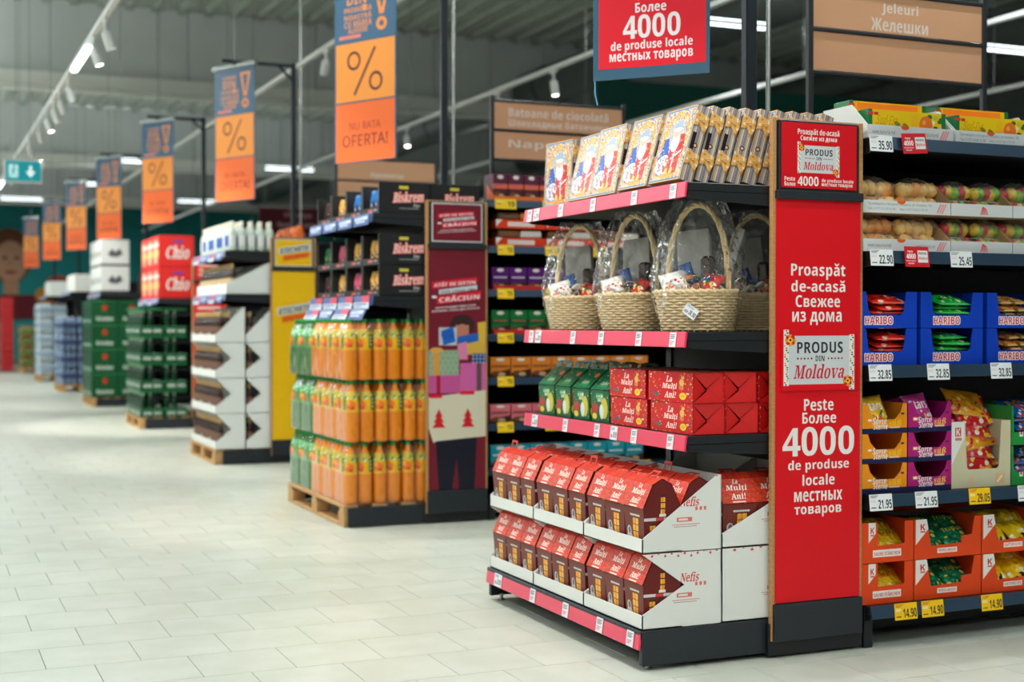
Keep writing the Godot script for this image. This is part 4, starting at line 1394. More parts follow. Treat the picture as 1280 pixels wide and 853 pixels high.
func baskets() -> void:
	var bp := basket_parts()
	var wick := NM("wicker", rgb(236, 212, 166), rgb(214, 180, 128), 0.55, 0.06, Vector3.ONE * 3.0)
	var film := M("film", Color(1, 1, 1, 0.02), 0.03, 0.0, {"transparency": BaseMaterial3D.TRANSPARENCY_ALPHA, "cull_mode": BaseMaterial3D.CULL_DISABLED})
	var straw := M("straw", rgb(224, 196, 140), 0.7)
	var lining := M("lining", rgb(120, 84, 50), 0.9)
	var boxm := M("card_grey", rgb(176, 172, 166), 0.5)
	var sweets := []
	for c in [rgb(206, 40, 36), rgb(240, 236, 230), rgb(220, 130, 50), rgb(34, 96, 60), rgb(60, 40, 34), rgb(36, 84, 160)]: sweets.append(M("wrap_%s" % c.to_html(false), c, 0.25))
	var pl := pillow(0.07, 0.05, 0.03, 3, 8, 6)
	var barm := bm(V(0.028, 0.27, 0.06), V(0, 0.135, 0), 0.003)
	var gift := bm(V(0.13, 0.27, 0.04), V(0, 0.135, 0), 0.003)
	var spots := [[2.985, -4.93, 0.12, 1.0, "beside the red column, with a grey box inside"], [2.965, -5.44, -0.1, 0.98, "in the middle of the three"], [2.945, -5.95, 0.1, 0.95, "at the chocolate aisle end"], [3.335, -5.03, 0.3, 0.95, "set behind, half hidden by the red column"]]
	var r := RandomNumberGenerator.new()
	r.seed = 12
	for s in spots:
		var t := thing("gift_basket", "film-wrapped wicker gift basket " + s[4], "gift basket", V(s[0], 1.314, s[1]), -PI / 2 + s[2] + 0.45, "wicker gift baskets")
		t.scale = Vector3.ONE * (1.08 * s[3])
		part("weave", bp.weave, wick, t)
		part("lining", bp.lining, lining, t)
		part("rim", bp.rim, wick, t)
		part("handle", bp.handle, wick, t)
		var so := part("straw", bp.straw, straw, t)
		so.set_meta("kind", "stuff")
		for k in 18:
			var a := r.randf() * TAU
			part("sweet", pl, sweets[k % 6], t, V(cos(a) * r.randf_range(0.02, 0.1), 0.158 + r.randf() * 0.045, sin(a) * r.randf_range(0.01, 0.07)), V(-1.2 + r.randf_range(-0.5, 0.5), r.randf() * TAU, r.randf_range(-0.4, 0.4)))
		part("chocolate_box", gift, boxm, t, V(-0.03, 0.13, -0.06), V(-0.2, 0.2, 0.12))
		part("chocolate_bar", barm, boxm, t, V(0.085, 0.13, -0.05), V(-0.15, 0.2, -0.25))
		part("bottle", bm(V(0.05, 0.16, 0.05), V(0, 0.08, 0), 0.012), sweets[4], t, V(0.03, 0.13, -0.03), V(-0.1, 0.1, 0.05))
		part("film", bp.film, film, t)
		part("sweet_bag", pillow(0.11, 0.1, 0.05, 2, 10, 8), bag_print("basket_bag", rgb(232, 228, 222), [rgb(214, 50, 44), rgb(232, 228, 222), rgb(226, 120, 60)]), t, V(-0.075, 0.185, 0.05), V(-0.5, 0.3, 0.3))
		part("sweet_bag", pillow(0.12, 0.09, 0.05, 6, 10, 8), bag_print("basket_bag_red", rgb(206, 44, 36), [rgb(236, 200, 90), rgb(40, 110, 60), rgb(244, 236, 226)]), t, V(0.07, 0.18, 0.045), V(-0.7, -0.3, -0.2))
		part("ribbon_cone", pillow(0.05, 0.13, 0.04, 9, 6, 8), sweets[5], t, V(-0.035, 0.2, 0.0), V(-0.1, 0.3, 0.35))
		if s[3] < 1.0: continue
		part("price_sticker", tag_mesh(10, 0.06, 0.042), tagm, t, V(0.035, 0.075, 0.131), V(-0.14, 0.02, -0.6))

# ================================================================ jelly shelves (run 0, facing +z)
const FZ := -4.64

# open-fronted carton, base centre front at the origin, front at z = 0; front is a plate of the given outline
func front_carton(t: Node3D, w: float, h: float, d: float, outline: PackedVector2Array, fm: Material, sm: Material, uvw := 0.0) -> void:
	var e := 0.003
	var b := MB.new()
	b.bb(V(0, e / 2, -d / 2), V(w, e, d), 0.001)
	b.bb(V(0, h / 2, -d + e / 2), V(w, h, e), 0.001)
	for s in [-1.0, 1.0]: b.bb(V(s * (w / 2 - e / 2), h / 2, -d / 2), V(e, h, d), 0.001)
	part("carton", b.mesh(), sm, t)
	var f := MB.new()
	f.prism(outline, -e, 0.001, Rect2(w / 2 - (uvw if uvw > 0 else w), 0, uvw if uvw > 0 else w, h), Rect2(0, 0, 1, 1), Rect2(0.01, 0.97, 0.01, 0.01))
	part("front_panel", f.mesh(), fm, t)

func bag_print(key: String, base: Color, accents: Array, word := "", wc := Color.WHITE) -> StandardMaterial3D:
	if mats.has(key): return mats[key]
	var im := cv(256, 192, base)
	var r := RandomNumberGenerator.new()
	r.seed = key.hash() % 999
	fr(im, 0, 0, 256, 10, base.lightened(0.25)); fr(im, 0, 182, 256, 10, base.lightened(0.25))
	for k in 26: el(im, r.randf() * 256, 90 + r.randf() * 90, r.randf_range(6, 20), r.randf_range(6, 18), accents[k % accents.size()])
	if word: tx(im, word, 34, 34, 186, 50, wc, false, true, 0.12)
	return PM(key, im, 0.2)

func run_jellies() -> void:
	# price tags on the rails
	var run: Node3D = get_node("shelf_run")
	var n := 0
	for sh in run.get_children():
		if str(sh.name).begins_with("shelf"):
			var cx := 3.6 + 4.5
			var sets: Array = [[[3.78, 3, 1], [3.92, 3, 1], [4.24, 3, 1]], [[3.65, 1, 1], [3.885, 1, 1], [4.17, 2, 1], [4.44, 7, 1]], [[3.645, 0, 1], [3.945, 0, 1], [4.285, 0, 1]], [[3.65, 5, 1], [3.82, 8, 1.1], [4.065, 6, 1]], [[3.645, 4, 1], [3.805, 8, 1.15]]][n]
			for s in sets:
				var red: bool = s[1] == 8
				part("price_tag", tag_mesh(s[1], 0.125 if red else 0.115, 0.085 if red else 0.068), tagm, sh, V(s[0] - cx, -0.022 if red else -0.028, 0.026 if red else 0.014), V(-0.12, 0, 0.06 if red and n == 4 else 0.0))
			n += 1
	jelly_boxes()
	jelly_trays()
	blue_cartons()
	star_cartons()
	orange_cartons()

func bucuria_tray_print(kind: int) -> StandardMaterial3D:
	var key := "bucuria_tray_%d" % kind
	if mats.has(key): return mats[key]
	var im := cv(768, 96, rgb(216, 217, 218))
	var g := rgb(120, 124, 132)
	if kind == 0:
		tx(im, "www.bucuria.md", 40, 34, 200, 28, g, false, false)
		tx(im, "www.bucuria.md", 460, 34, 170, 28, g, false, false)
	elif kind == 1:
		tx(im, "Произведено в Молдове, Кишинэу, ул. Колумна, 162", 40, 16, 560, 26, g, false, false)
		tx(im, "Тел.: (+373 22) 89 63 00      Факс: (+373 22) 27 97 61", 40, 54, 520, 22, g, false, false)
	var red := rgb(226, 70, 70)
	if kind != 2:
		for k in 3: pg(im, [Vector2(640 + k * 22, 84), Vector2(656 + k * 22, 84), Vector2(690 + k * 22, 14), Vector2(674 + k * 22, 14)], rgb(232, 150, 150))
		el(im, 330, 0, 38, 26, rgb(232, 90, 40))
	else:
		for k in 5: pg(im, [Vector2(360 + k * 22, 80), Vector2(372 + k * 22, 84), Vector2(400 + k * 10, 20 + k * 4), Vector2(390 + k * 10, 14 + k * 4)], red)
	return PM(key, im, 0.7)

# low tray with a printed front lip
func low_tray(called: String, label: String, x0: float, x1: float, y: float, lip: float, sideh: float, d: float, fm: Material, group: String, cm: Material = null) -> Node3D:
	var w := x1 - x0
	var t := thing(called, label, "tray", V((x0 + x1) / 2, y, FZ), 0.0, group)
	var e := 0.003
	var b := MB.new()
	b.bb(V(0, e / 2, -d / 2), V(w, e, d), 0.001)
	b.bb(V(0, sideh / 2, -d + e / 2), V(w, sideh, e), 0.001)
	for s in [-1.0, 1.0]:
		b.t = Transform3D(Basis(V(0, 0, -1), V(0, 1, 0), V(1, 0, 0)), V(s * (w / 2 - e / 2), 0, 0))
		b.prism(PackedVector2Array([Vector2(0, 0), Vector2(d, 0), Vector2(d, sideh), Vector2(d * 0.35, sideh), Vector2(0, lip)]), -e / 2, e / 2)
		b.t = Transform3D.IDENTITY
	part("carton", b.mesh(), cm if cm else NM("kraft", rgb(178, 146, 106), rgb(164, 130, 92), 0.8, 0.05, Vector3.ONE * 2.0), t)
	var f := MB.new()
	f.box(V(0, lip / 2, 0.001), V(w, lip, 0.003), {"*": Rect2(0.01, 0.9, 0.01, 0.01), "F": Rect2(0, 0, 1, 1)})
	part("front_lip", f.mesh(), fm, t)
	return t

func jelly_boxes() -> void:
	var im := cv(768, 320, rgb(240, 196, 20))
	# front: lower 200 px, top strip above
	fr(im, 0, 0, 768, 90, rgb(238, 196, 30)); fr(im, 60, 12, 640, 60, rgb(242, 140, 40))
	fr(im, 0, 90, 768, 230, rgb(240, 200, 20))
	tx(im, "Sud-Est", 60, 130, 210, 80, rgb(206, 150, 10), true, false, 0.3)
	fr(im, 40, 110, 44, 24, rgb(206, 40, 40))
	for k in 16: el(im, 270 + (k * 29) % 150, 190 + (k * 41) % 110, 20, 18, [rgb(170, 110, 40), rgb(226, 170, 60), rgb(120, 130, 40)][k % 3])
	for k in 12: el(im, 620 + (k * 31) % 140, 120 + (k * 47) % 170, 26, 18, [rgb(60, 110, 40), rgb(230, 220, 180), rgb(40, 80, 34), rgb(200, 190, 70)][k % 4])
	el(im, 430, 270, 30, 22, rgb(60, 110, 40))
	el(im, 470, 180, 46, 70, rgb(246, 186, 30)); el(im, 580, 190, 70, 74, rgb(240, 120, 40)); el(im, 560, 170, 20, 20, rgb(250, 170, 90))
	var pm := PM("jellybox_print", im, 0.3)
	var green := M("jelly_green", rgb(24, 116, 60), 0.35)
	for i in 2:
		var x0: float = [3.618, 4.078][i]
		low_tray("jelly_tray", "white printed tray of fruit jelly boxes on the top shelf, " + ["next to the red column", "second from the red column"][i], x0, x0 + 0.447, 2.114, 0.056, 0.15, 0.3, bucuria_tray_print(i), "white trays of jellies", M("tray_plain", rgb(228, 228, 224), 0.75))
		for j in 2:
			var t := thing("jelly_box", "yellow fruit jelly carton, " + ["front", "taller rear"][j] + " box in the tray " + ["next to the red column", "second from the red column"][i], "jelly box", V(x0 + 0.2235 - j * 0.012, 2.1195, FZ - 0.075 - j * 0.11), 0.0, "yellow jelly cartons")
			var b := MB.new()
			var h := 0.118 + j * 0.05
			b.box(V(0, h / 2, 0), V(0.385, h, 0.105), {"*": Rect2(0.02, 0.5, 0.01, 0.01), "F": Rect2(0, 0.28, 1, 0.72) if j == 0 else Rect2(0, 0, 1, 1), "T": Rect2(0, 0, 1, 0.28)})
			part("carton", b.mesh(), pm, t)
			for s in [-1.0, 1.0]: part("end_flap", bm(V(0.022, h + 0.002, 0.107), V(s * 0.192, h / 2, 0), 0.001), green, t)
			part("brand_patch", bm(V(0.03, 0.012, 0.001), V(-0.192 - 0.0, h - 0.016, 0.054), 0.0003), M("patch_red", rgb(214, 50, 60), 0.4), t)

func jelly_trays() -> void:
	var film := M("pack_film", Color(1, 1, 1, 0.05), 0.06, 0.0, {"transparency": BaseMaterial3D.TRANSPARENCY_ALPHA, "cull_mode": BaseMaterial3D.CULL_DISABLED})
	var xs := [[3.596, 4.052], [4.056, 4.393], [4.397, 4.82]]
	var sw := MB.new()
	sw.lathe([Vector2(0, -0.036), Vector2(0.02, -0.029), Vector2(0.029, 0), Vector2(0.02, 0.029), Vector2(0, 0.036)], 12)
	var swm := sw.mesh()
	var rd := MB.new()
	rd.lathe([Vector2(0, -0.028), Vector2(0.023, -0.022), Vector2(0.032, 0), Vector2(0.023, 0.022), Vector2(0, 0.028)], 12)
	var rdm := rd.mesh()
	var card := bm(V(0.185, 0.003, 0.085), V(0, 0.0015, 0), 0.001)
	var wrap := pillow(0.215, 0.13, 0.092, 5, 14, 10)
	var peach := M("jelly_peach", rgb(244, 160, 70), 0.35)
	var mats2 := [peach, M("jelly_sugar", rgb(248, 200, 120), 0.5), M("jelly_lime", rgb(126, 190, 60), 0.35), M("jelly_red", rgb(206, 48, 60), 0.35), M("jelly_yellow", rgb(236, 200, 70), 0.35)]
	for tier in 2:
		for i in 3:
			var y: float = [1.646, 1.806][tier]
			var kind: int = 1 if i == 0 and tier == 1 else 0 if i == 0 else 2
			low_tray("jelly_tray", "white printed tray of jelly packs, " + ["lower", "upper"][tier] + " tier, " + ["next to the red column", "second from the red column", "third from the red column"][i], xs[i][0], xs[i][1], y, 0.052, 0.15, 0.34, bucuria_tray_print(kind), "white trays of jellies")
			var w: float = xs[i][1] - xs[i][0]
			var nn := 2 if w > 0.36 else 2
			for j in nn:
				for r in 2:
					var cx: float = xs[i][0] + w * (j + 0.5) / nn
					var p := V(cx + rng.randf_range(-0.012, 0.012), y + 0.006 + r * 0.064, FZ - 0.1 - r * 0.012)
					var lab: String = "film pack of " + ("peach" if i == 0 else "green and red") + " jellies, " + ["lower", "upper"][tier] + " tray" + ["", ", second along", ", third along"][i] + [", under another", ", lying on another"][r]
					var t := thing("jelly_pack", lab, "sweets", p, rng.randf_range(-0.14, 0.14), "film-wrapped jelly packs")
					if i == 1: t.scale = Vector3(0.8, 0.95, 0.9)
					part("card_base", card, M("card_white", rgb(220, 216, 208), 0.6), t)
					for k in 10:
						var m: Material = mats2[rng.randi() % 2] if i == 0 else mats2[2 + (k + j + r) % 3]
						part("jelly", swm if i == 0 else rdm, m, t, V(-0.076 + (k % 5) * 0.038 + rng.randf_range(-0.008, 0.008), 0.036 + rng.randf_range(-0.004, 0.008), 0.02 - (k / 5) * 0.042), V(rng.randf_range(-0.9, 0.9), rng.randf() * 3.0, rng.randf_range(-0.9, 0.9)))
					part("film", wrap, film, t, V(0, 0.048, 0), V(-PI / 2, 0, 0))

func u_cut(w: float, h: float, l: float, r: float, low: float, rad := 0.012) -> PackedVector2Array:
	# outline of a front panel with a scooped opening from x = l to r (from the left edge), down to y = low
	var a := -w / 2
	return PackedVector2Array([Vector2(a, 0), Vector2(a + w, 0), Vector2(a + w, h), Vector2(a + r + 0.012, h), Vector2(a + r, low + rad), Vector2(a + r - rad, low), Vector2(a + l + rad, low), Vector2(a + l, low + rad), Vector2(a + l - 0.012, h), Vector2(a, h)])

func blue_cartons() -> void:
	var im := cv(512, 240, rgb(8, 62, 186))
	for k in 9: tx(im, "HARIBO", 104 + (k % 3 - 1) * 5, 164 + (k / 3 - 1) * 5, 216, 50, rgb(244, 240, 240))
	tx(im, "HARIBO", 104, 164, 216, 50, rgb(220, 38, 40))
	var fm := PM("bluecarton_print", im, 0.4)
	var sm := M("bluecarton_side", rgb(8, 62, 186), 0.4)
	var bags := [bag_print("bag_red", rgb(230, 40, 26), [rgb(240, 110, 60), rgb(160, 20, 24), rgb(244, 220, 200)]), bag_print("bag_green", rgb(24, 182, 62), [rgb(60, 200, 90), rgb(12, 110, 44), rgb(240, 236, 200)]), bag_print("bag_gold", rgb(196, 150, 70), [rgb(226, 190, 110), rgb(120, 80, 34), rgb(220, 60, 60)])]
	var cn := ["red", "bright green", "gold brown"]
	var pls := [pillow(0.2, 0.15, 0.03, 1), pillow(0.19, 0.15, 0.032, 6), pillow(0.2, 0.14, 0.028, 9)]
	var x0s := [3.596, 3.897, 4.255]
	for tier in 2:
		for i in 3:
			var w0: float = 0.28 if i == 0 else 0.335
			var t := thing("gummy_carton", "blue gummy carton with red and white lettering, " + ["lower", "upper"][tier] + " tier, holding " + cn[i] + " bags", "carton", V(x0s[i] + w0 / 2, 1.173 + tier * 0.154, FZ), 0.0, "blue gummy cartons")
			front_carton(t, w0, 0.152, 0.36, u_cut(w0, 0.152, 0.03 if i == 0 else 0.066, w0 - 0.067, 0.056, 0.014), fm, sm, 0.335)
			for k in 5:
				bag("gummy_bag", cn[i] + " gummy bag lying in the blue carton, " + ["lower", "upper"][tier] + " tier", V(x0s[i] + w0 / 2 + (0.035 if i else 0.02) + rng.randf_range(-0.025, 0.025), 1.173 + tier * 0.154 + 0.022 + k * 0.025, FZ - 0.09 + rng.randf_range(-0.015, 0.012)), Vector3(-1.36 + rng.randf_range(-0.08, 0.12), rng.randf_range(-0.12, 0.12), rng.randf_range(-0.1, 0.1)), pls[k % 3], bags[i], cn[i] + " gummy bags")

func bag(called: String, label: String, p: Vector3, turn: Vector3, m: Mesh, mt: Material, group: String) -> void:
	single(called, m, mt, label, "sweets", p, turn, group)

func star_cartons() -> void:
	var cols := [[rgb(242, 146, 18), "orange"], [rgb(176, 24, 116), "magenta"]]
	var navy := rgb(26, 30, 74)
	var pls := [pillow(0.14, 0.16, 0.034, 2), pillow(0.135, 0.17, 0.036, 7)]
	for c in 2:
		var im := cv(400, 220, cols[c][0])
		fr(im, 0, 182, 400, 38, navy)
		fr(im, 46, 108, 44, 26, rgb(236, 150, 60)); fr(im, 52, 114, 32, 14, rgb(244, 236, 230))
		tx(im, "Softe", 92, 104, 124, 46, rgb(238, 230, 228), false, true, 0.1)
		tx(im, "Sterne", 100, 144, 124, 46, rgb(238, 230, 228), false, true, 0.1)
		tx(im, "süß", 236, 120, 110, 46, rgb(248, 196, 40), true, true, 0.2)
		fr(im, 246, 170, 90, 14, rgb(240, 190, 150))
		fr(im, 346, 70, 30, 14, rgb(70, 40, 60))
		var fm := PM("starcarton_%d" % c, im, 0.45)
		var sm := M("starside_%d" % c, cols[c][0], 0.45)
		var inner := M("board_grey", rgb(168, 160, 154), 0.8)
		var bm3: StandardMaterial3D = bag_print("starbag_%d" % c, [rgb(246, 190, 40), rgb(206, 60, 140)][c], [rgb(220, 60, 40), rgb(250, 230, 150), rgb(60, 120, 60)] if c == 0 else [rgb(246, 230, 240), rgb(250, 200, 60), rgb(60, 60, 150)], "Stars", rgb(244, 240, 240))
		var x0: float = [3.596, 3.832][c]
		for k in 3:
			var y := 0.64 + k * 0.1245
			var t := thing("star_carton", cols[c][1] + " sweet carton with scooped front and navy foot, " + ["bottom", "middle", "top"][k] + " of its stack", "carton", V(x0 + 0.115, y, FZ), 0.0, "scooped sweet cartons")
			front_carton(t, 0.23, 0.123, 0.34, u_cut(0.23, 0.123, 0.042, 0.196, 0.057, 0.03), fm, sm)
			part("inner_liner", bm(V(0.22, 0.11, 0.004), V(0, 0.06, -0.3), 0.001), inner, t)
			if k == 2:
				bag("star_bag", ["orange", "magenta"][c] + " sweet bag standing up in the top " + ["orange", "magenta"][c] + " carton", V(x0 + 0.1, y + 0.078, FZ - 0.05), Vector3(-0.45, 0.05, 0.1), pls[c], bm3, "sweet bags in scooped cartons")
				bag("star_bag", ["orange", "magenta"][c] + " sweet bag slid behind the standing one", V(x0 + 0.07, y + 0.06, FZ - 0.13), Vector3(-0.6, 0.1, 0.2), pls[c], bm3, "sweet bags in scooped cartons")
			elif c == 1 or k == 0:
				bag("star_bag", ["orange", "magenta"][c] + " sweet bag lying deep in the " + ["bottom", "middle"][k] + " carton", V(x0 + 0.12, y + 0.055, FZ - 0.17), Vector3(-1.2, 0.05, 0.1), pls[c], bm3, "sweet bags in scooped cartons")
	# beige display carton
	var im2 := cv(512, 460, rgb(204, 196, 164))
	pg(im2, [Vector2(0, 0), Vector2(110, 0), Vector2(110, 110), Vector2(0, 300)], rgb(226, 224, 220))
	fr(im2, 30, 40, 50, 60, rgb(206, 40, 44)); tx(im2, "K", 40, 46, 34, 48, rgb(240, 236, 230)); fr(im2, 30, 110, 56, 20, rgb(214, 120, 120))
	fr(im2, 70, 200, 44, 40, rgb(222, 190, 150)); fr(im2, 150, 390, 34, 40, rgb(222, 180, 140)); fr(im2, 380, 370, 80, 70, rgb(222, 180, 130)); ln(im2, Vector2(395, 430), Vector2(440, 385), 16, rgb(236, 226, 200))
	fr(im2, 460, 70, 24, 60, rgb(222, 190, 150))
	var t2 := thing("display_carton", "beige tall carton with a deep window full of red and yellow bags", "carton", V(4.227, 0.64, FZ), 0.0)
	front_carton(t2, 0.325, 0.285, 0.34, u_cut(0.325, 0.285, 0.084, 0.262, 0.078, 0.01), PM("beige_print", im2, 0.7), M("beige_side", rgb(204, 196, 164), 0.7))
	var bb2 := [bag_print("mixbag_0", rgb(206, 34, 36), [rgb(246, 196, 50), rgb(240, 150, 170), rgb(244, 236, 220)], "TROPEN", rgb(246, 240, 230)), bag_print("mixbag_1", rgb(236, 160, 30), [rgb(206, 34, 36), rgb(244, 220, 120), rgb(230, 100, 40)])]
	var p2 := [pillow(0.215, 0.14, 0.038, 4), pillow(0.215, 0.145, 0.04, 8)]
	for k in 7:
		bag("mixed_sweet_bag", ("red" if k % 3 else "yellow") + " sweet bag heaped in the beige window carton", V(4.26 + (0.012 if k % 2 else -0.012) + minf(k, 3) * 0.006, 0.726 + k * 0.045, FZ - 0.078 - k * 0.012), Vector3(-0.62 + rng.randf_range(-0.08, 0.08), rng.randf_range(-0.12, 0.12), (0.14 if k % 2 else -0.14)), p2[k % 2], bb2[0 if k % 3 else 1], "bags in the beige carton")
	# green lipped cartons with blue bags
	var im3 := cv(400, 120, rgb(30, 140, 60))
	for k in 9: tx(im3, "Fruit", 60 + (k % 3 - 1) * 6, 26 + (k / 3 - 1) * 6, 170, 64, rgb(240, 240, 236))
	tx(im3, "Fruit", 60, 26, 170, 64, rgb(206, 34, 44))
	var gm := PM("greenlip_print", im3, 0.4)
	var bluebag := bag_print("bluebag", rgb(28, 90, 170), [rgb(236, 170, 40), rgb(206, 50, 60), rgb(236, 240, 244)], "Mix", rgb(240, 200, 60))
	for k in 2:
		var y := 0.64 + k * 0.175
		var t := thing("green_carton", "green lipped carton of blue sweet bags, " + ["lower", "upper"][k] + " one beside the beige carton", "carton", V(4.565, y, FZ), 0.0, "green lipped cartons")
		front_carton(t, 0.34, 0.172, 0.34, PackedVector2Array([Vector2(-0.17, 0), Vector2(0.17, 0), Vector2(0.17, 0.056), Vector2(-0.155, 0.056), Vector2(-0.16, 0.172), Vector2(-0.17, 0.172)]), gm, M("green_side", rgb(30, 140, 60), 0.4))
		for j in 4: bag("blue_sweet_bag", "blue sweet bag in the " + ["lower", "upper"][k] + " green lipped carton", V(4.505 + (j % 2) * 0.06, y + 0.062 + j * 0.03, FZ - 0.12), Vector3(-1.1 + rng.randf_range(-0.15, 0.15), rng.randf_range(-0.1, 0.1), 0.05), p2[j % 2], bluebag, "blue sweet bags")

func orange_cartons() -> void:
	var words2 := ["SAURE STÄBCHEN", "TROPICAL DUMMIES", "SAFTSPECHTE"]
	var bags := [bag_print("obag_0", rgb(240, 196, 30), [rgb(250, 226, 110), rgb(226, 160, 20), rgb(240, 210, 60)], "Saure", rgb(226, 120, 20)), bag_print("obag_1", rgb(14, 110, 72), [rgb(24, 140, 90), rgb(10, 84, 56), rgb(230, 190, 60)], "Tropical", rgb(226, 214, 90)), bag_print("obag_2", rgb(242, 198, 24), [rgb(250, 226, 90), rgb(250, 246, 236), rgb(30, 26, 24)])]
	var cn := ["yellow", "dark green", "yellow and black"]
	var pls := [pillow(0.17, 0.135, 0.06, 3), pillow(0.175, 0.135, 0.06, 5)]
	var xs := [[3.594, 3.862], [3.867, 4.227], [4.232, 4.59]]
	for i in 3:
		var w: float = xs[i][1] - xs[i][0]
		var im := cv(440, 220, rgb(226, 70, 20))
		var l0 := 96.0 if i == 0 else 60.0
		pg(im, [Vector2(l0 - 50, 0), Vector2(l0 + 62, 0), Vector2(l0 + 62, 24), Vector2(l0 - 50, 140)] if i else [Vector2(60, 0), Vector2(120, 0), Vector2(120, 60), Vector2(60, 110)], rgb(232, 226, 220))
		tx(im, "K", l0 - 20, 26, 32, 34, rgb(206, 34, 40)); fr(im, l0 - 20, 64, 32, 10, rgb(214, 110, 110))
		if i == 0:
			fr(im, 96, 150, 240, 40, rgb(240, 232, 226)); tx(im, words2[i], 106, 158, 220, 24, rgb(206, 90, 70))
		else:
			fr(im, 150, 166, 130, 28, rgb(240, 232, 226)); tx(im, words2[i], 158, 172, 114, 15, rgb(206, 90, 70))
		var fm := PM("orangecarton_%d" % i, im, 0.5)
		var sm := M("orange_side", rgb(226, 70, 20), 0.5)
		var a := -w / 2
		var out: PackedVector2Array
		if i == 0: out = PackedVector2Array([Vector2(a, 0), Vector2(-a, 0), Vector2(-a, 0.168), Vector2(-a - 0.045, 0.168), Vector2(-a - 0.045, 0.075), Vector2(a + 0.085, 0.07), Vector2(a + 0.082, 0.168), Vector2(a, 0.168)])
		else: out = PackedVector2Array([Vector2(a, 0), Vector2(-a, 0), Vector2(-a, 0.168), Vector2(-a - 0.035, 0.168), Vector2(-a - 0.05, 0.09), Vector2(-a - 0.105, 0.086), Vector2(-a - 0.105, 0.058), Vector2(a + 0.09, 0.052), Vector2(a + 0.066, 0.168), Vector2(a, 0.168)])
		for tier in 2:
			var y := 0.179 + tier * 0.171
			var t := thing("orange_carton", "orange-red sweet carton with a cut window, " + ["lower", "upper"][tier] + " tier, holding " + cn[i] + " bags", "carton", V((xs[i][0] + xs[i][1]) / 2, y, FZ), 0.0, "orange-red sweet cartons")
			front_carton(t, w, 0.168, 0.36, out, fm, sm)
			part("inner_liner", bm(V(w - 0.02, 0.15, 0.004), V(0, 0.08, -0.32), 0.001), M("board_grey", rgb(168, 160, 154), 0.8), t)
			for k in 4:
				bag("pillow_sweet_bag", cn[i] + " sweet bag in the " + ["lower", "upper"][tier] + " orange-red carton", V((xs[i][0] + xs[i][1]) / 2 + (k % 2 - 0.5) * (0.165 if i else 0.07) + 0.02, y + 0.068 + (k / 2) * 0.042, FZ - 0.08 - (k / 2) * 0.06 - rng.randf() * 0.01), Vector3(-0.85 + rng.randf_range(-0.1, 0.1), rng.randf_range(-0.12, 0.12), rng.randf_range(-0.14, 0.14)), pls[k % 2], bags[i], cn[i] + " sweet bags in the orange-red cartons")

# ================================================================ gondola end of juice bottles and biscuits
# pallet with its front on local z = 0, width along x
func pallet(label: String, at: Vector3, w: float, d: float) -> void:
	var t := thing("wooden_pallet", label, "pallet", at, -PI / 2, "wooden pallets under the gondola ends")
	var wood := NM("pallet_wood", rgb(214, 172, 116), rgb(176, 132, 82), 0.75, 0.03, V(1.5, 10, 1.5))
	var board := bm(V(w, 0.022, 0.1), Vector3.ZERO, 0.003)
	var cross := bm(V(0.1, 0.022, d), Vector3.ZERO, 0.003)
	var block := bm(V(0.13, 0.078, 0.1), Vector3.ZERO, 0.004)
	for k in 5: part("deck_board", board, wood, t, V(0, 0.133, -0.05 - k * (d - 0.1) / 4.0))
	for k in 3:
		part("cross_board", cross, wood, t, V((k - 1) * (w - 0.1) / 2, 0.111, -d / 2))
		part("bottom_board", bm(V(w, 0.02, 0.1), Vector3.ZERO, 0.003) if k == 0 else board, wood, t, V(0, 0.011, -0.05 - k * (d - 0.1) / 2))
		for j in 3: part("block", block, wood, t, V((k - 1) * (w - 0.13) / 2, 0.061, -0.05 - j * (d - 0.1) / 2))

func bottle_meshes() -> Array:
	var b := MB.new()
	b.lathe([Vector2(0, 0.008), Vector2(0.03, 0.0), Vector2(0.043, 0.006), Vector2(0.0475, 0.03), Vector2(0.0465, 0.1), Vector2(0.0475, 0.16), Vector2(0.046, 0.2), Vector2(0.047, 0.225), Vector2(0.046, 0.265), Vector2(0.040, 0.302), Vector2(0.029, 0.336), Vector2(0.018, 0.36), Vector2(0.0135, 0.378), Vector2(0.0135, 0.392)], 14)
	var l := MB.new()
	l.lathe([Vector2(0.0468, 0.2), Vector2(0.0478, 0.222), Vector2(0.0468, 0.265), Vector2(0.0408, 0.302), Vector2(0.0298, 0.336)], 14)
	var c := MB.new()
	c.lathe([Vector2(0.0165, 0.383), Vector2(0.0165, 0.402), Vector2(0.015, 0.405), Vector2(0, 0.405)], 12)
	return [b.mesh(), l.mesh(), c.mesh()]

func juice_label(key: String, base: Color, top: Color) -> StandardMaterial3D:
	var im := cv(256, 160, base)
	fr(im, 0, 0, 256, 62, top)
	var r := RandomNumberGenerator.new()
	r.seed = 5
	for k in 16: el(im, r.randf() * 256, r.randf() * 60, 9, 7, [rgb(226, 232, 210), rgb(60, 150, 80), top][k % 3])
	for x in [20.0, 148.0]:
		el(im, x + 28, 96, 30, 30, rgb(238, 120, 40)); el(im, x + 44, 84, 14, 14, rgb(250, 170, 60)); el(im, x + 16, 116, 14, 12, rgb(226, 70, 40))
		fr(im, x + 62, 40, 34, 96, rgb(36, 130, 60)); fr(im, x + 70, 52, 16, 14, rgb(250, 240, 200)); fr(im, x + 70, 76, 16, 14, rgb(250, 240, 200)); fr(im, x + 70, 100, 16, 14, rgb(250, 240, 200))
		if x > 100: fr(im, x + 96, 50, 26, 80, rgb(214, 214, 206))
	return PM(key, im, 0.25)

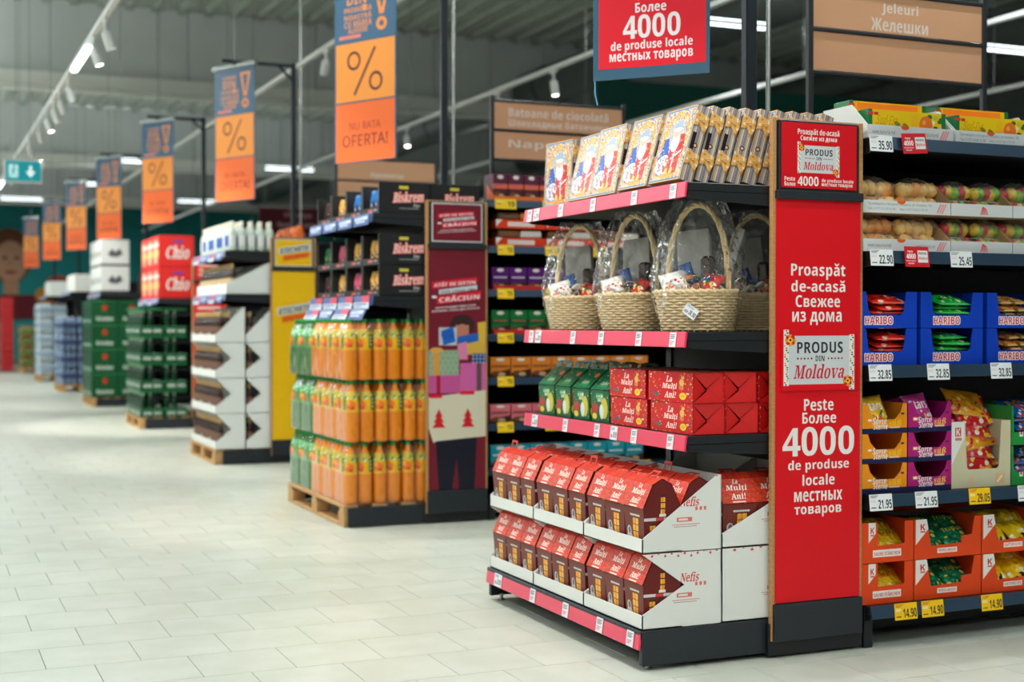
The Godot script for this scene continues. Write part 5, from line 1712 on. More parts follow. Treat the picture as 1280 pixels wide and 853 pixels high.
func endcap_juice() -> void:
	var blue := M("rail_blue", rgb(64, 88, 140), 0.3)
	var t := endcap_unit(1, "dark steel gondola end over pallets of bottled juice with biscuit cartons above", [2.075, 1.525], 2.79, blue, false)
	for s in [-1.0, 1.0]: part("plinth", bm(V(0.03, 0.125, 0.98), V(s * 0.762, 0.07, -0.53), 0.003), M("plinth_dark"), t)
	var row := 0
	for sh in t.get_children():
		if sh.has_meta("row"):
			for k in 4:
				price_tag(sh, -0.57 + k * 0.38, 12 if row == 0 else 13, 0.34, 0.07 if row == 0 else 0.09, -0.04, 0.02)
				if row == 1: part("price_tag", tag_mesh(12 if k % 2 else 13, 0.34, 0.085), tagm, sh, V(-0.57 + k * 0.38, -0.12, 0.055), V(-0.45, 0, 0))
			row += 1
	pallet("wooden pallet carrying the orange and green juice bottles", V(2.595, 0, -9.47), 1.46, 0.9)
	# bottles shrink-wrapped by six
	var bmh := bottle_meshes()
	var caps := M("cap_green", rgb(26, 150, 70), 0.35)
	var kinds := [[M("juice_orange", rgb(238, 138, 0), 0.15, 0.0, {"metallic_specular": 0.4}), juice_label("label_orange", rgb(242, 180, 20), rgb(206, 180, 60)), "orange"], [M("juice_green", rgb(62, 116, 40), 0.15, 0.0, {"metallic_specular": 0.4}), juice_label("label_green", rgb(96, 160, 70), rgb(120, 190, 130)), "green"]]
	var film := M("shrink_film", Color(1, 1, 1, 0.015), 0.06, 0.0, {"transparency": BaseMaterial3D.TRANSPARENCY_ALPHA, "cull_mode": BaseMaterial3D.CULL_DISABLED})
	var fl := MB.new()
	fl.grid(44, 10, func(a, b):
		var ang: float = a * TAU
		var c := cos(ang)
		var s := sin(ang)
		var m := pow(pow(absf(c), 8.0) + pow(absf(s), 8.0), -1.0 / 8.0)
		var k: float = 1.0 if b < 0.6 else 1.0 - 0.42 * pow((b - 0.6) / 0.4, 1.7)
		var wob := 1.0 + 0.012 * noise.get_noise_3d(c * 8.0, b * 9.0, s * 8.0)
		return V(c * m * 0.146 * (1.0 - (1.0 - k) * 0.4) * wob, 0.004 + 0.372 * b, s * m * 0.0978 * k * wob))
	var filmm := fl.mesh()
	var protos := [null, null]
	for layer in 3:
		for col in 3:
			for i in 5:
				if col > 0 and i > 0: continue
				var kd := 0 if i < 3 else 1
				var p := V(2.705 + col * 0.2, 0.1455 + layer * 0.4115, -8.885 - i * 0.297)
				if layer == 1: p.x += 0.012
				var lab: String = "film-wrapped six-pack of " + kinds[kd][2] + " juice bottles, " + ["bottom", "middle", "top"][layer] + " layer, " + ["by the maroon column", "second from the maroon column", "third from the maroon column", "next to last", "by the yellow column"][i] + ["", ", second back", ", third back"][col]
				if protos[kd] == null:
					var pk := thing("juice_pack", lab, "bottle pack", p, -PI / 2, "juice packs on the pallet")
					for a in 6:
						var bo := part("bottle", bmh[0], kinds[kd][0], pk, V(-0.099 + (a % 3) * 0.099, 0, 0.0495 - (a / 3) * 0.099), V(0, a * 1.9, 0))
						part("label", bmh[1], kinds[kd][1], bo)
						part("cap", bmh[2], caps, bo)
					part("film", filmm, film, pk)
					protos[kd] = pk
				else: copy(protos[kd], "juice_pack", p, Vector3(0, -PI / 2 + rng.randf_range(-0.015, 0.015), 0), lab)
	# biscuit cartons
	var im := cv(640, 380, rgb(30, 30, 32))
	fr(im, 250, 40, 120, 40, rgb(206, 190, 60))
	for k in 9: tx(im, "Biskrem", 170 + (k % 3 - 1) * 8, 120 + (k / 3 - 1) * 8, 390, 130, rgb(206, 60, 60), true, true, 0.15, 0.05)
	tx(im, "Biskrem", 170, 120, 390, 130, rgb(244, 214, 206), true, true, 0.15, 0.05)
	tx(im, "Duo", 430, 260, 80, 40, rgb(206, 206, 206), true, true, 0.1)
	fr(im, 250, 316, 250, 10, rgb(150, 150, 150))
	var side := PM("biscuit_side", im, 0.45)
	var blk := M("carton_black", rgb(36, 34, 34), 0.55)
	var fim := cv(256, 140, rgb(36, 34, 34))
	fr(fim, 90, 118, 70, 12, rgb(200, 90, 80)); fr(fim, 180, 120, 40, 8, rgb(150, 150, 150))
	var fm := PM("biscuit_front", fim, 0.5)
	var pack := pillow(0.085, 0.165, 0.05, 4, 8, 8)
	var pk2 := []
	for c in [[rgb(40, 110, 180), "blue"], [rgb(230, 170, 80), "gold"], [rgb(214, 90, 120), "pink"], [rgb(70, 40, 34), "brown"], [rgb(40, 120, 60), "green"]]:
		pk2.append([bag_print("biscuit_" + c[1], c[0], [rgb(60, 40, 34), rgb(226, 196, 180), rgb(40, 30, 34)]), c[1]])
	var n := 0
	var seq := [[3, 1, 2, 1], [4, 2, 1, 1], [3, 1, 0, 0]]
	var W := 0.378
	for tier in 3:
		var y: float = [1.527, 1.738, 2.077][tier]
		for col in 2:
			for i in 4:
				if col == 1 and i < 3: continue
				var z := -9.47 - 0.567 + i * W
				var x := 2.835 + col * 0.362
				var t2 := thing("biscuit_carton", "black biscuit carton, " + ["lower tier", "upper tier", "top shelf"][tier] + ", " + ["by the yellow column", "second from the yellow column", "second from the maroon column", "by the maroon column"][i] + ("" if col == 0 else ", rear"), "carton", V(x, y, z), -PI / 2, "black biscuit cartons")
				front_carton(t2, W - 0.004, 0.207, 0.355, PackedVector2Array([Vector2(-0.187, 0), Vector2(0.187, 0), Vector2(0.187, 0.207), Vector2(0.165, 0.207), Vector2(0.165, 0.045), Vector2(-0.165, 0.045), Vector2(-0.165, 0.207), Vector2(-0.187, 0.207)]), fm, blk)
				part("lid", bm(V(W - 0.004, 0.004, 0.2), V(0, 0.205, -0.255), 0.001), blk, t2)
				var s := MB.new()
				s.q(V(0.1885, 0.205, -0.002), V(0.1885, 0.205, -0.353), V(0.1885, 0.002, -0.353), V(0.1885, 0.002, -0.002))
				part("side_print", s.mesh(), side, t2)
				if col == 0:
					var c: Array = pk2[seq[tier][i]]
					for k in 3: single("biscuit_pack", pack, c[0], c[1] + " biscuit pack standing in a black carton on the " + ("top" if tier == 2 else "lower") + " shelf", "biscuits", V(x + 0.06, y + 0.09, z - 0.105 + k * 0.105), Vector3(0, -PI / 2, 0), c[1] + " biscuit packs")

# ================================================================ the gondola ends further down the aisle
func endcap_far() -> void:
	var blue := M("rail_pale", rgb(150, 160, 190), 0.35)
	# --- third end: white notched trays of dark bottles
	var t := endcap_unit(2, "dark steel gondola end over white bottle trays with more bottles above", [2.03, 1.62], 2.72, blue, false)
	for s in [-1.0, 1.0]: part("plinth", bm(V(0.03, 0.125, 0.9), V(s * 0.762, 0.07, -0.57), 0.003), M("plinth_dark"), t)
	tag_row(t, 4)
	pallet("wooden pallet under the white trays of dark bottles", V(2.62, 0, -13.7), 1.24, 0.8)
	var trm := M("tray_plain", rgb(228, 228, 224), 0.75)
	var bo := MB.new()
	bo.lathe([Vector2(0, 0.004), Vector2(0.033, 0.0), Vector2(0.036, 0.02), Vector2(0.036, 0.17), Vector2(0.029, 0.2), Vector2(0.014, 0.23), Vector2(0.0125, 0.275)], 12)
	var bom := bo.mesh()
	var cp := MB.new()
	cp.lathe([Vector2(0.0135, 0.235), Vector2(0.0145, 0.24), Vector2(0.0145, 0.285), Vector2(0.0, 0.287)], 10)
	var cpm := cp.mesh()
	var lb := MB.new()
	lb.lathe([Vector2(0.0366, 0.05), Vector2(0.0366, 0.15)], 12)
	var lbm := lb.mesh()
	var brown := M("bottle_brown", rgb(52, 28, 22), 0.12)
	var goldc := M("cap_gold", rgb(196, 158, 104), 0.4, 0.2)
	var blab := M("label_dark", rgb(122, 86, 70), 0.5)
	for tier in 4:
		var y := 0.146 + tier * 0.338
		for col in 2:
			for i in 3:
				if col == 1 and i < 2: continue
				var z := -13.68 - 0.413 + i * 0.413
				var x := 2.63 + col * 0.285
				var lab: String = "white notched tray of dark bottles, " + ["bottom", "second", "third", "top"][tier] + " tier, " + ["by the green crates", "in the middle", "by the yellow column"][i] + ("" if col == 0 else ", rear")
				var tr := thing("bottle_tray", lab, "tray", V(x, y, z), -PI / 2, "white trays of dark bottles")
				part("carton", tray_mesh(0.409, 0.28, 0.335, 0.075, tier < 3), trm, tr)
				for k in 4:
					for r in 2:
						if r == 1 and (tier < 3 or col > 0): continue
						var b := thing("dark_bottle", "dark bottle with a gold cap in the " + ["bottom", "second", "third", "top"][tier] + " white tray" + (", rear tray" if col else ""), "bottle", V(x + 0.05 + r * 0.082, y + 0.005, z - 0.15 + k * 0.1), 0.0, "dark bottles in white trays")
						part("glass", bom, brown, b); part("cap", cpm, goldc, b); part("label", lbm, blab, b)
	# shelf above: slanted white trays of dark bottles, clear bottles on top
	var clear := M("bottle_clear", rgb(206, 216, 206), 0.1)
	var bluelab := M("label_blue", rgb(60, 100, 170), 0.4)
	var whitec := M("cap_white", rgb(226, 222, 206), 0.35)
	for i in 3:
		var z := -13.82 - 0.5 + i * 0.5
		var tr := thing("bottle_tray", "white slanted tray of short dark bottles on the shelf, " + ["by the red column", "in the middle", "by the yellow column"][i], "tray", V(2.74, 1.622, z), -PI / 2, "slanted white trays on the shelf")
		part("carton", tray_mesh(0.49, 0.42, 0.3, 0.1, false), trm, tr)
		for k in 6:
			var b := thing("dark_bottle", "short dark bottle in the slanted tray " + ["by the red column", "in the middle", "by the yellow column"][i], "bottle", V(2.8, 1.627, z - 0.2 + k * 0.08), 0.0, "short dark bottles on the shelf")
			part("glass", bom, brown, b); part("cap", cpm, goldc, b); part("label", lbm, M("label_cream", rgb(206, 180, 140), 0.5), b)
		for k in 5:
			for r in 5:
				if r > 1 and (i < 2 or k < 3): continue
				var b := thing("clear_bottle", "clear bottle with blue label on the top shelf, " + ["front", "second", "third", "fourth", "fifth"][r] + " row", "bottle", V(2.8 + r * 0.09, 2.032, z - 0.16 + k * 0.095), 0.0, "clear bottles on the top shelf")
				part("glass", bom, clear, b); part("cap", cpm, whitec, b); part("label", lbm, bluelab if (k + i) % 3 else trm, b)
	for k in 4:
		single("orange_pouch", pillow(0.2, 0.16, 0.1, k, 8, 6), M("pouch_orange", rgb(236, 110, 30), 0.4), "orange pouch on top of the gondola behind the clear bottles", "pouch", V(3.5, 2.13 + 0.1, -13.3 - k * 0.24), Vector3(0, -PI / 2, 0), "orange pouches")
	# --- fourth end: green bottle crates, red crisp cartons above
	t = endcap_unit(3, "dark steel gondola end over green bottle packs with red crisp cartons above", [1.66], 2.86, blue, false)
	for s in [-1.0, 1.0]: part("plinth", bm(V(0.03, 0.125, 0.9), V(s * 0.762, 0.07, -0.57), 0.003), M("plinth_dark"), t)
	tag_row(t, 4)
	pallet("wooden pallet under the dark green bottle packs", V(2.63, 0, -18.46), 1.24, 0.8)
	var gpr := cv(256, 96, rgb(8, 70, 36))
	fr(gpr, 0, 0, 256, 8, rgb(60, 130, 90))
	tx(gpr, "BERE", 40, 34, 90, 34, rgb(226, 230, 220)); tx(gpr, "BERE", 156, 34, 80, 34, rgb(226, 230, 220))
	var gm := PM("greencrate_print", gpr, 0.4)
	var gbody := M("bottle_green", rgb(10, 46, 26), 0.12)
	var gcap := M("cap_pale", rgb(150, 190, 150), 0.4, 0.4)
	for tier in 4:
		for i in 3:
			for col in 2:
				if col == 1 and i < 2: continue
				var p := V(2.78 + col * 0.3, 0.146 + tier * 0.349, -18.46 - 0.413 + i * 0.413)
				var tr := thing("bottle_crate", "dark green tray pack of green bottles, " + ["bottom", "second", "third", "top"][tier] + " tier" + ("" if col == 0 else ", rear"), "bottle pack", p, -PI / 2, "green bottle packs")
				var b := MB.new()
				b.box(V(0, 0.055, 0), V(0.405, 0.11, 0.29), {"*": Rect2(0, 0, 1, 1), "T": Rect2(0.01, 0.5, 0.01, 0.01)})
				part("tray", b.mesh(), gm, tr)
				part("band", bm(V(0.4, 0.035, 0.285), V(0, 0.33, 0), 0.004), M("band_green", rgb(14, 92, 50), 0.35), tr)
				for k in 10:
					if k >= 5 and not (k % 5 == 4): continue
					var bb3 := part("bottle", bom, gbody, tr, V(-0.16 + (k % 5) * 0.08, 0.04, 0.1 - (k / 5) * 0.09))
					part("cap", cpm, gcap, bb3)
	var cim := cv(512, 400, rgb(206, 34, 28))
	for k in 9: tx(cim, "Chio", 90 + (k % 3 - 1) * 7, 130 + (k / 3 - 1) * 7, 340, 170, rgb(150, 16, 20), true, true, 0.2)
	tx(cim, "Chio", 90, 130, 340, 170, rgb(240, 226, 220), true, true, 0.2)
	fr(cim, 200, 60, 160, 30, rgb(60, 60, 150))
	var cfr := cv(256, 256, rgb(206, 40, 34))
	for k in 3:
		fr(cfr, 20 + k * 78, 30, 62, 200, [rgb(240, 120, 40), rgb(226, 200, 190), rgb(180, 30, 40)][k]); el(cfr, 50 + k * 78, 150, 24, 34, rgb(244, 206, 120)); fr(cfr, 28 + k * 78, 60, 46, 30, rgb(244, 236, 230))
	var cm := PM("crisp_side", cim, 0.45)
	var cf := PM("crisp_front", cfr, 0.45)
	for tier in 2:
		for i in 3:
			var p := V(3.1, 1.662 + tier * 0.402, -18.57 - 0.48 + i * 0.48)
			var tr := thing("crisp_carton", "red crisp carton with white lettering, " + ["lower", "upper"][tier] + " tier, " + ["by the white cartons", "in the middle", "by the red column"][i], "carton", p, -PI / 2, "red crisp cartons")
			part("carton", bm(V(0.47, 0.398, 0.44), V(0, 0.2, 0), 0.004), M("crisp_red", rgb(202, 32, 28), 0.5), tr)
			var s := MB.new()
			s.q(V(0.236, 0.396, 0.218), V(0.236, 0.396, -0.218), V(0.236, 0.004, -0.218), V(0.236, 0.004, 0.218))
			part("side_print", s.mesh(), cm, tr)
			var f := MB.new()
			f.q(V(-0.234, 0.396, 0.2215), V(0.234, 0.396, 0.2215), V(0.234, 0.004, 0.2215), V(-0.234, 0.004, 0.2215))
			part("front_print", f.mesh(), cf, tr)
	# --- fifth end: green star cartons, white cartons above
	t = endcap_unit(4, "dark steel gondola end over green star cartons with white cartons above", [1.83], 2.76, blue, false)
	for s in [-1.0, 1.0]: part("plinth", bm(V(0.03, 0.125, 0.9), V(s * 0.762, 0.07, -0.57), 0.003), M("plinth_dark"), t)
	tag_row(t, 4)
	pallet("wooden pallet under the green star cartons", V(2.63, 0, -23.54), 1.3, 0.8)
	var him := cv(512, 384, rgb(8, 82, 42))
	var sp := []
	for k in 10:
		var a := -PI / 2 + k * PI / 5
		var rr := 70.0 if k % 2 == 0 else 30.0
		sp.append(Vector2(256 + cos(a) * rr, 120 + sin(a) * rr))
	pg(him, sp, rgb(226, 44, 34))
	tx(him, "Heineken", 90, 250, 330, 80, rgb(222, 232, 222))
	fr(him, 0, 0, 512, 16, rgb(60, 140, 84)); fr(him, 0, 368, 512, 16, rgb(8, 66, 34))
	var hm := PM("star_print", him, 0.45)
	var hfr := cv(256, 256, rgb(8, 80, 42))
	for k in 3: fr(hfr, 20 + k * 80, 30, 44, 150, rgb(10, 44, 26))
	fr(hfr, 0, 190, 256, 50, rgb(12, 90, 48)); tx(hfr, "Heineken", 40, 200, 176, 30, rgb(222, 232, 222))
	var hf := PM("star_front", hfr, 0.45)
	for tier in 4:
		for i in 4:
			for col in 2:
				if col == 1 and i < 3: continue
				var p := V(2.835 + col * 0.42, 0.146 + tier * 0.392, -23.53 - 0.465 + i * 0.31)
				var tr := thing("star_beer_carton", "green carton with a red star, " + ["bottom", "second", "third", "top"][tier] + " tier" + (", facing the red crisp end" if i == 3 else "") + ("" if col == 0 else ", rear"), "carton", p, -PI / 2, "green star cartons")
				part("carton", bm(V(0.305, 0.388, 0.412), V(0, 0.194, 0), 0.004), M("star_green", rgb(8, 80, 42), 0.45), tr)
				var sq := MB.new()
				sq.q(V(0.1535, 0.386, 0.204), V(0.1535, 0.386, -0.204), V(0.1535, 0.002, -0.204), V(0.1535, 0.002, 0.204))
				part("side_print", sq.mesh(), hm, tr)
				var fq := MB.new()
				fq.q(V(-0.15, 0.386, 0.2075), V(0.15, 0.386, 0.2075), V(0.15, 0.002, 0.2075), V(-0.15, 0.002, 0.2075))
				part("front_print", fq.mesh(), hf, tr)
	var wim := cv(256, 256, rgb(222, 222, 220))
	fr(wim, 0, 236, 256, 20, rgb(70, 70, 72))
	pg(wim, [Vector2(60, 140), Vector2(100, 90), Vector2(130, 120), Vector2(170, 84), Vector2(200, 140), Vector2(150, 170), Vector2(90, 168)], rgb(90, 92, 94))
	var wm := PM("white_carton_print", wim, 0.6)
	white_stack("white_carton", "white carton with a grey emblem", 4, 1.832, 2, 0.43, wm)
	# --- the ends beyond: shrink-wrapped packs on pallets
	for k in [5, 6]:
		t = endcap_unit(k, "dark steel gondola end above the " + ["grey-blue", "pale clear"][k - 5] + " water packs", [1.95], 2.8, blue, false)
	far_stack(5, "grey-blue shrink pack of water bottles", rgb(120, 140, 170), rgb(60, 70, 110), 4, 0.33)
	far_stack(6, "pale clear shrink pack of water bottles", rgb(196, 206, 214), rgb(150, 170, 190), 5, 0.33)
	far_stack(7, "brown shrink pack of beer cans", rgb(150, 120, 70), rgb(70, 130, 60), 4, 0.28)
	# red crates at the end of the row
	var cr := MB.new()
	cr.bb(V(0, 0.13, 0), V(0.4, 0.25, 0.3), 0.012)
	for k in 3: cr.bb(V(0, 0.06 + k * 0.075, 0), V(0.41, 0.02, 0.31), 0.004)
	var crm := cr.mesh()
	var rm := M("crate_red", rgb(214, 40, 44), 0.4)
	for i in 2:
		for k in 8: single("red_crate", crm, rm, "red plastic bottle crate in a tall stack past the last gondola", "crate", V(2.42, 0.0 + k * 0.255, -40.8 - i * 0.45), Vector3(0, -PI / 2, 0), "red crate stack")

func tag_row(t: Node3D, n: int) -> void:
	for sh in t.get_children():
		if sh.has_meta("row"):
			for k in n:
				price_tag(sh, -0.57 + k * 0.38, 12 if k % 2 else 13, 0.3, 0.075, -0.045, 0.02)

func white_stack(called: String, what: String, k: int, y0: float, tiers: int, h: float, m: Material) -> void:
	for tier in tiers:
		for i in 3:
			var p := V(3.0, y0 + tier * h, RUNS[k] - 0.77 - 0.48 + i * 0.48)
			var tr := thing(called, what + " on the shelf, " + ["lower", "upper"][tier] + " tier, " + ["by the water packs", "in the middle", "by the red crisp cartons"][i], "carton", p, -PI / 2, "white cartons on the shelf")
			var b := MB.new()
			b.box(V(0, h / 2 - 0.002, 0), V(0.47, h - 0.006, 0.44))
			part("carton", b.mesh(), m, tr)
			part("tape", bm(V(0.05, 0.002, 0.442), V(0, h - 0.004, 0), 0.0005), M("kraft", rgb(178, 146, 106), 0.8), tr)

func far_stack(k: int, what: String, body: Color, band: Color, tiers: int, h: float) -> void:
	var zc: float = RUNS[k] - 0.7
	pallet("wooden pallet under the " + ["grey-blue water packs", "pale clear water packs", "brown can packs"][k - 5], V(2.63, 0, zc), 1.24, 0.8)
	var bo := MB.new()
	for a in 12:
		var c := V(-0.15 + (a % 4) * 0.1, 0, 0.1 - (a / 4) * 0.1)
		bo.lathe([Vector2(0, 0.003), Vector2(0.045, 0.0), Vector2(0.048, 0.02), Vector2(0.045, h * 0.45), Vector2(0.048, h * 0.75), Vector2(0.02, h * 0.93), Vector2(0.016, h - 0.006), Vector2(0, h - 0.005)], 8, c)
	var m := M("pack_body_%d" % k, body, 0.15)
	var bd := bm(V(0.405, h * 0.3, 0.305), V(0, h * 0.5, 0), 0.02)
	var bom := bo.mesh()
	for tier in tiers:
		for i in 3:
			for col in 2:
				if col == 1 and i < 2: continue
				var t := thing("shrink_pack", what + ", " + ["bottom", "second", "third", "fourth", "top"][tier] + " tier" + ("" if col == 0 else ", rear"), "bottle pack", V(2.79 + col * 0.32, 0.146 + tier * h, zc - 0.42 + i * 0.42), -PI / 2, what + " stack")
				part("bottles", bom, m, t).set_meta("kind", "stuff")
				part("band", bd, M("pack_band_%d" % k, band, 0.3), t)
	if k < 7:
		for i in 3:
			single("white_box", bm(V(0.45, 0.34, 0.42), V(0, 0.17, 0), 0.006), M("tray_plain"), "plain white box on top of the " + ["grey-blue", "pale clear"][k - 5] + " water stack end", "carton", V(3.1, 1.953, zc - 0.46 + i * 0.46), Vector3(0, -PI / 2, 0), "plain white boxes")

# ================================================================ chocolate shelves (run 1, facing +z)
func run_chocolate() -> void:
	var run: Node3D = get_node("shelf_run_001")
	var n := 0
	for sh in run.get_children():
		if str(sh.name).begins_with("shelf"):
			for k in 4: part("price_tag", tag_mesh(11, 0.16 if n == 7 else 0.12, 0.07), tagm, sh, V(3.74 + k * 0.36 - 8.1, -0.025, 0.014), V(-0.12, 0, 0))
			n += 1
	var z := -8.74
	var rows := [
		[2.19, 0.118, 0.185, 0.16, "chocolate_bar_pack", [rgb(92, 34, 60), rgb(226, 110, 50), rgb(206, 90, 130)], "purple and pink chocolate pack in the orange tray on the top shelf", rgb(236, 110, 40), "top shelf chocolate packs"],
		[1.575, 0.135, 0.155, 0.1, "chocolate_bar_pack", [rgb(88, 30, 110), rgb(70, 20, 90), rgb(206, 190, 210)], "purple chocolate pack in a red lipped tray", rgb(206, 34, 36), "purple chocolate packs"],
		[1.27, 0.14, 0.165, 0.1, "chocolate_bar_pack", [rgb(24, 110, 56), rgb(18, 84, 44), rgb(150, 100, 70)], "green chocolate pack in a red lipped tray", rgb(206, 34, 36), "green chocolate packs"],
		[0.97, 0.155, 0.14, 0.12, "chocolate_carton", [rgb(222, 130, 50), rgb(200, 110, 40), rgb(130, 70, 30)], "orange chocolate carton on the middle shelf", Color.BLACK, "orange chocolate cartons"],
		[0.655, 0.16, 0.13, 0.12, "chocolate_carton", [rgb(214, 110, 120), rgb(190, 90, 100), rgb(120, 60, 50)], "pink chocolate carton on the low shelf", Color.BLACK, "pink chocolate cartons"],
		[0.35, 0.15, 0.15, 0.12, "chocolate_carton", [rgb(24, 150, 170), rgb(20, 130, 150), rgb(210, 230, 230)], "teal chocolate carton below the pink ones", Color.BLACK, "teal chocolate cartons"],
	]
	for row in rows:
		var cs: Array = row[5]
		var im := cv(192, 256, cs[0])
		fr(im, 0, 0, 192, 60, cs[0]); el(im, 96, 30, 40, 20, rgb(224, 214, 206)); fr(im, 0, 96, 192, 46, cs[1]); fr(im, 20, 104, 150, 18, cs[2])
		pg(im, [Vector2(0, 256), Vector2(0, 200), Vector2(192, 150), Vector2(192, 256)], rgb(74, 42, 34)); el(im, 60, 205, 46, 34, rgb(120, 74, 44)); el(im, 110, 215, 36, 26, rgb(206, 170, 130))
		var m := PM("choc_" + row[8], im, 0.35)
		var w: float = row[1]
		var h: float = row[2]
		var b := MB.new()
		b.box(V(0, h / 2, -row[3] / 2), V(w - 0.008, h, row[3]), {"*": Rect2(0.02, 0.02, 0.02, 0.02), "F": Rect2(0, 0, 1, 1), "T": Rect2(0.02, 0.4, 0.9, 0.1)})
		var mesh := b.mesh()
		var cnt := int(1.25 / w)
		for k in cnt:
			single(row[4], mesh, m, row[6], "chocolate", V(3.72 + k * w, row[0] + 0.001, z - 0.01), Vector3(0, rng.randf_range(-0.02, 0.02), 0), row[8])
		if row[7] != Color.BLACK:
			for k in 3:
				var t := thing("shelf_tray", ("orange" if row[0] > 2 else "red") + " low cardboard tray lip in front of the " + row[8], "tray", V(3.66 + k * 0.42 + 0.205, row[0] + 0.001, z + 0.012), 0.0, "tray lips of the " + row[8])
				part("front_lip", bm(V(0.41, 0.03, 0.004), V(0, 0.015, 0), 0.001), M("traylip_%s" % row[7].to_html(false), row[7], 0.5), t)
				for s in [-1.0, 1.0]:
					var p := MB.new()
					p.t = Transform3D(Basis(V(0, 0, -1), V(0, 1, 0), V(1, 0, 0)), V(s * 0.204, 0, 0))
					p.prism(PackedVector2Array([Vector2(0, 0), Vector2(0.12, 0), Vector2(0.12, 0.12 if row[0] > 2 else 0.05), Vector2(0, 0.03)]), -0.0015, 0.0015)
					part("side_wall", p.mesh(), M("traylip_%s" % row[7].to_html(false)), t)
	# second shelf from the top: flat orange-red trays with brown bars, two tiers
	var im := cv(384, 96, rgb(226, 60, 26))
	fr(im, 90, 22, 210, 52, rgb(236, 214, 206)); pg(im, [Vector2(0, 0), Vector2(50, 0), Vector2(0, 80)], rgb(236, 226, 220))
	var tm := PM("flat_tray_print", im, 0.5)
	var bars := [M("bar_brown", rgb(120, 80, 54), 0.35), M("bar_orange", rgb(224, 130, 40), 0.35), M("bar_white", rgb(214, 206, 196), 0.35)]
	for tier in 2:
		for i in 3:
			var p := V(3.87 + i * 0.385, 1.876 + tier * 0.125, z)
			var t := thing("wafer_tray", "orange-red tray of wafer bars, " + ["lower", "upper"][tier] + " tier", "tray", p, 0.0, "wafer trays on the second shelf")
			var b := MB.new()
			b.box(V(0, 0.03, -0.09), V(0.375, 0.06, 0.18), {"*": Rect2(0.3, 0.9, 0.01, 0.01), "F": Rect2(0, 0, 1, 1)})
			part("carton", b.mesh(), tm, t)
			for k in 2: single("wafer_bar", bm(V(0.16, 0.05, 0.14), V(0, 0.025, -0.08), 0.01), bars[(k + i) % 2 if tier else k * 2 % 3], "wafer bar lying on the " + ["lower", "upper"][tier] + " orange-red tray", "chocolate", p + V(-0.085 + k * 0.17, 0.0605, 0.0), Vector3.ZERO, "wafer bars")

# ================================================================ signs over the shelves
func board_part(parent: Node3D, called: String, im: Image, w: float, h: float, at: Vector3, key: String, two := true) -> MeshInstance3D:
	var b := MB.new()
	b.q(V(-w / 2, h / 2, 0.003), V(w / 2, h / 2, 0.003), V(w / 2, -h / 2, 0.003), V(-w / 2, -h / 2, 0.003))
	if two: b.q(V(w / 2, h / 2, -0.003), V(-w / 2, h / 2, -0.003), V(-w / 2, -h / 2, -0.003), V(w / 2, -h / 2, -0.003))
	var m: StandardMaterial3D = mats[key] if mats.has(key) else PM(key, im, 0.4)
	return part(called, b.mesh(), m, parent, at)

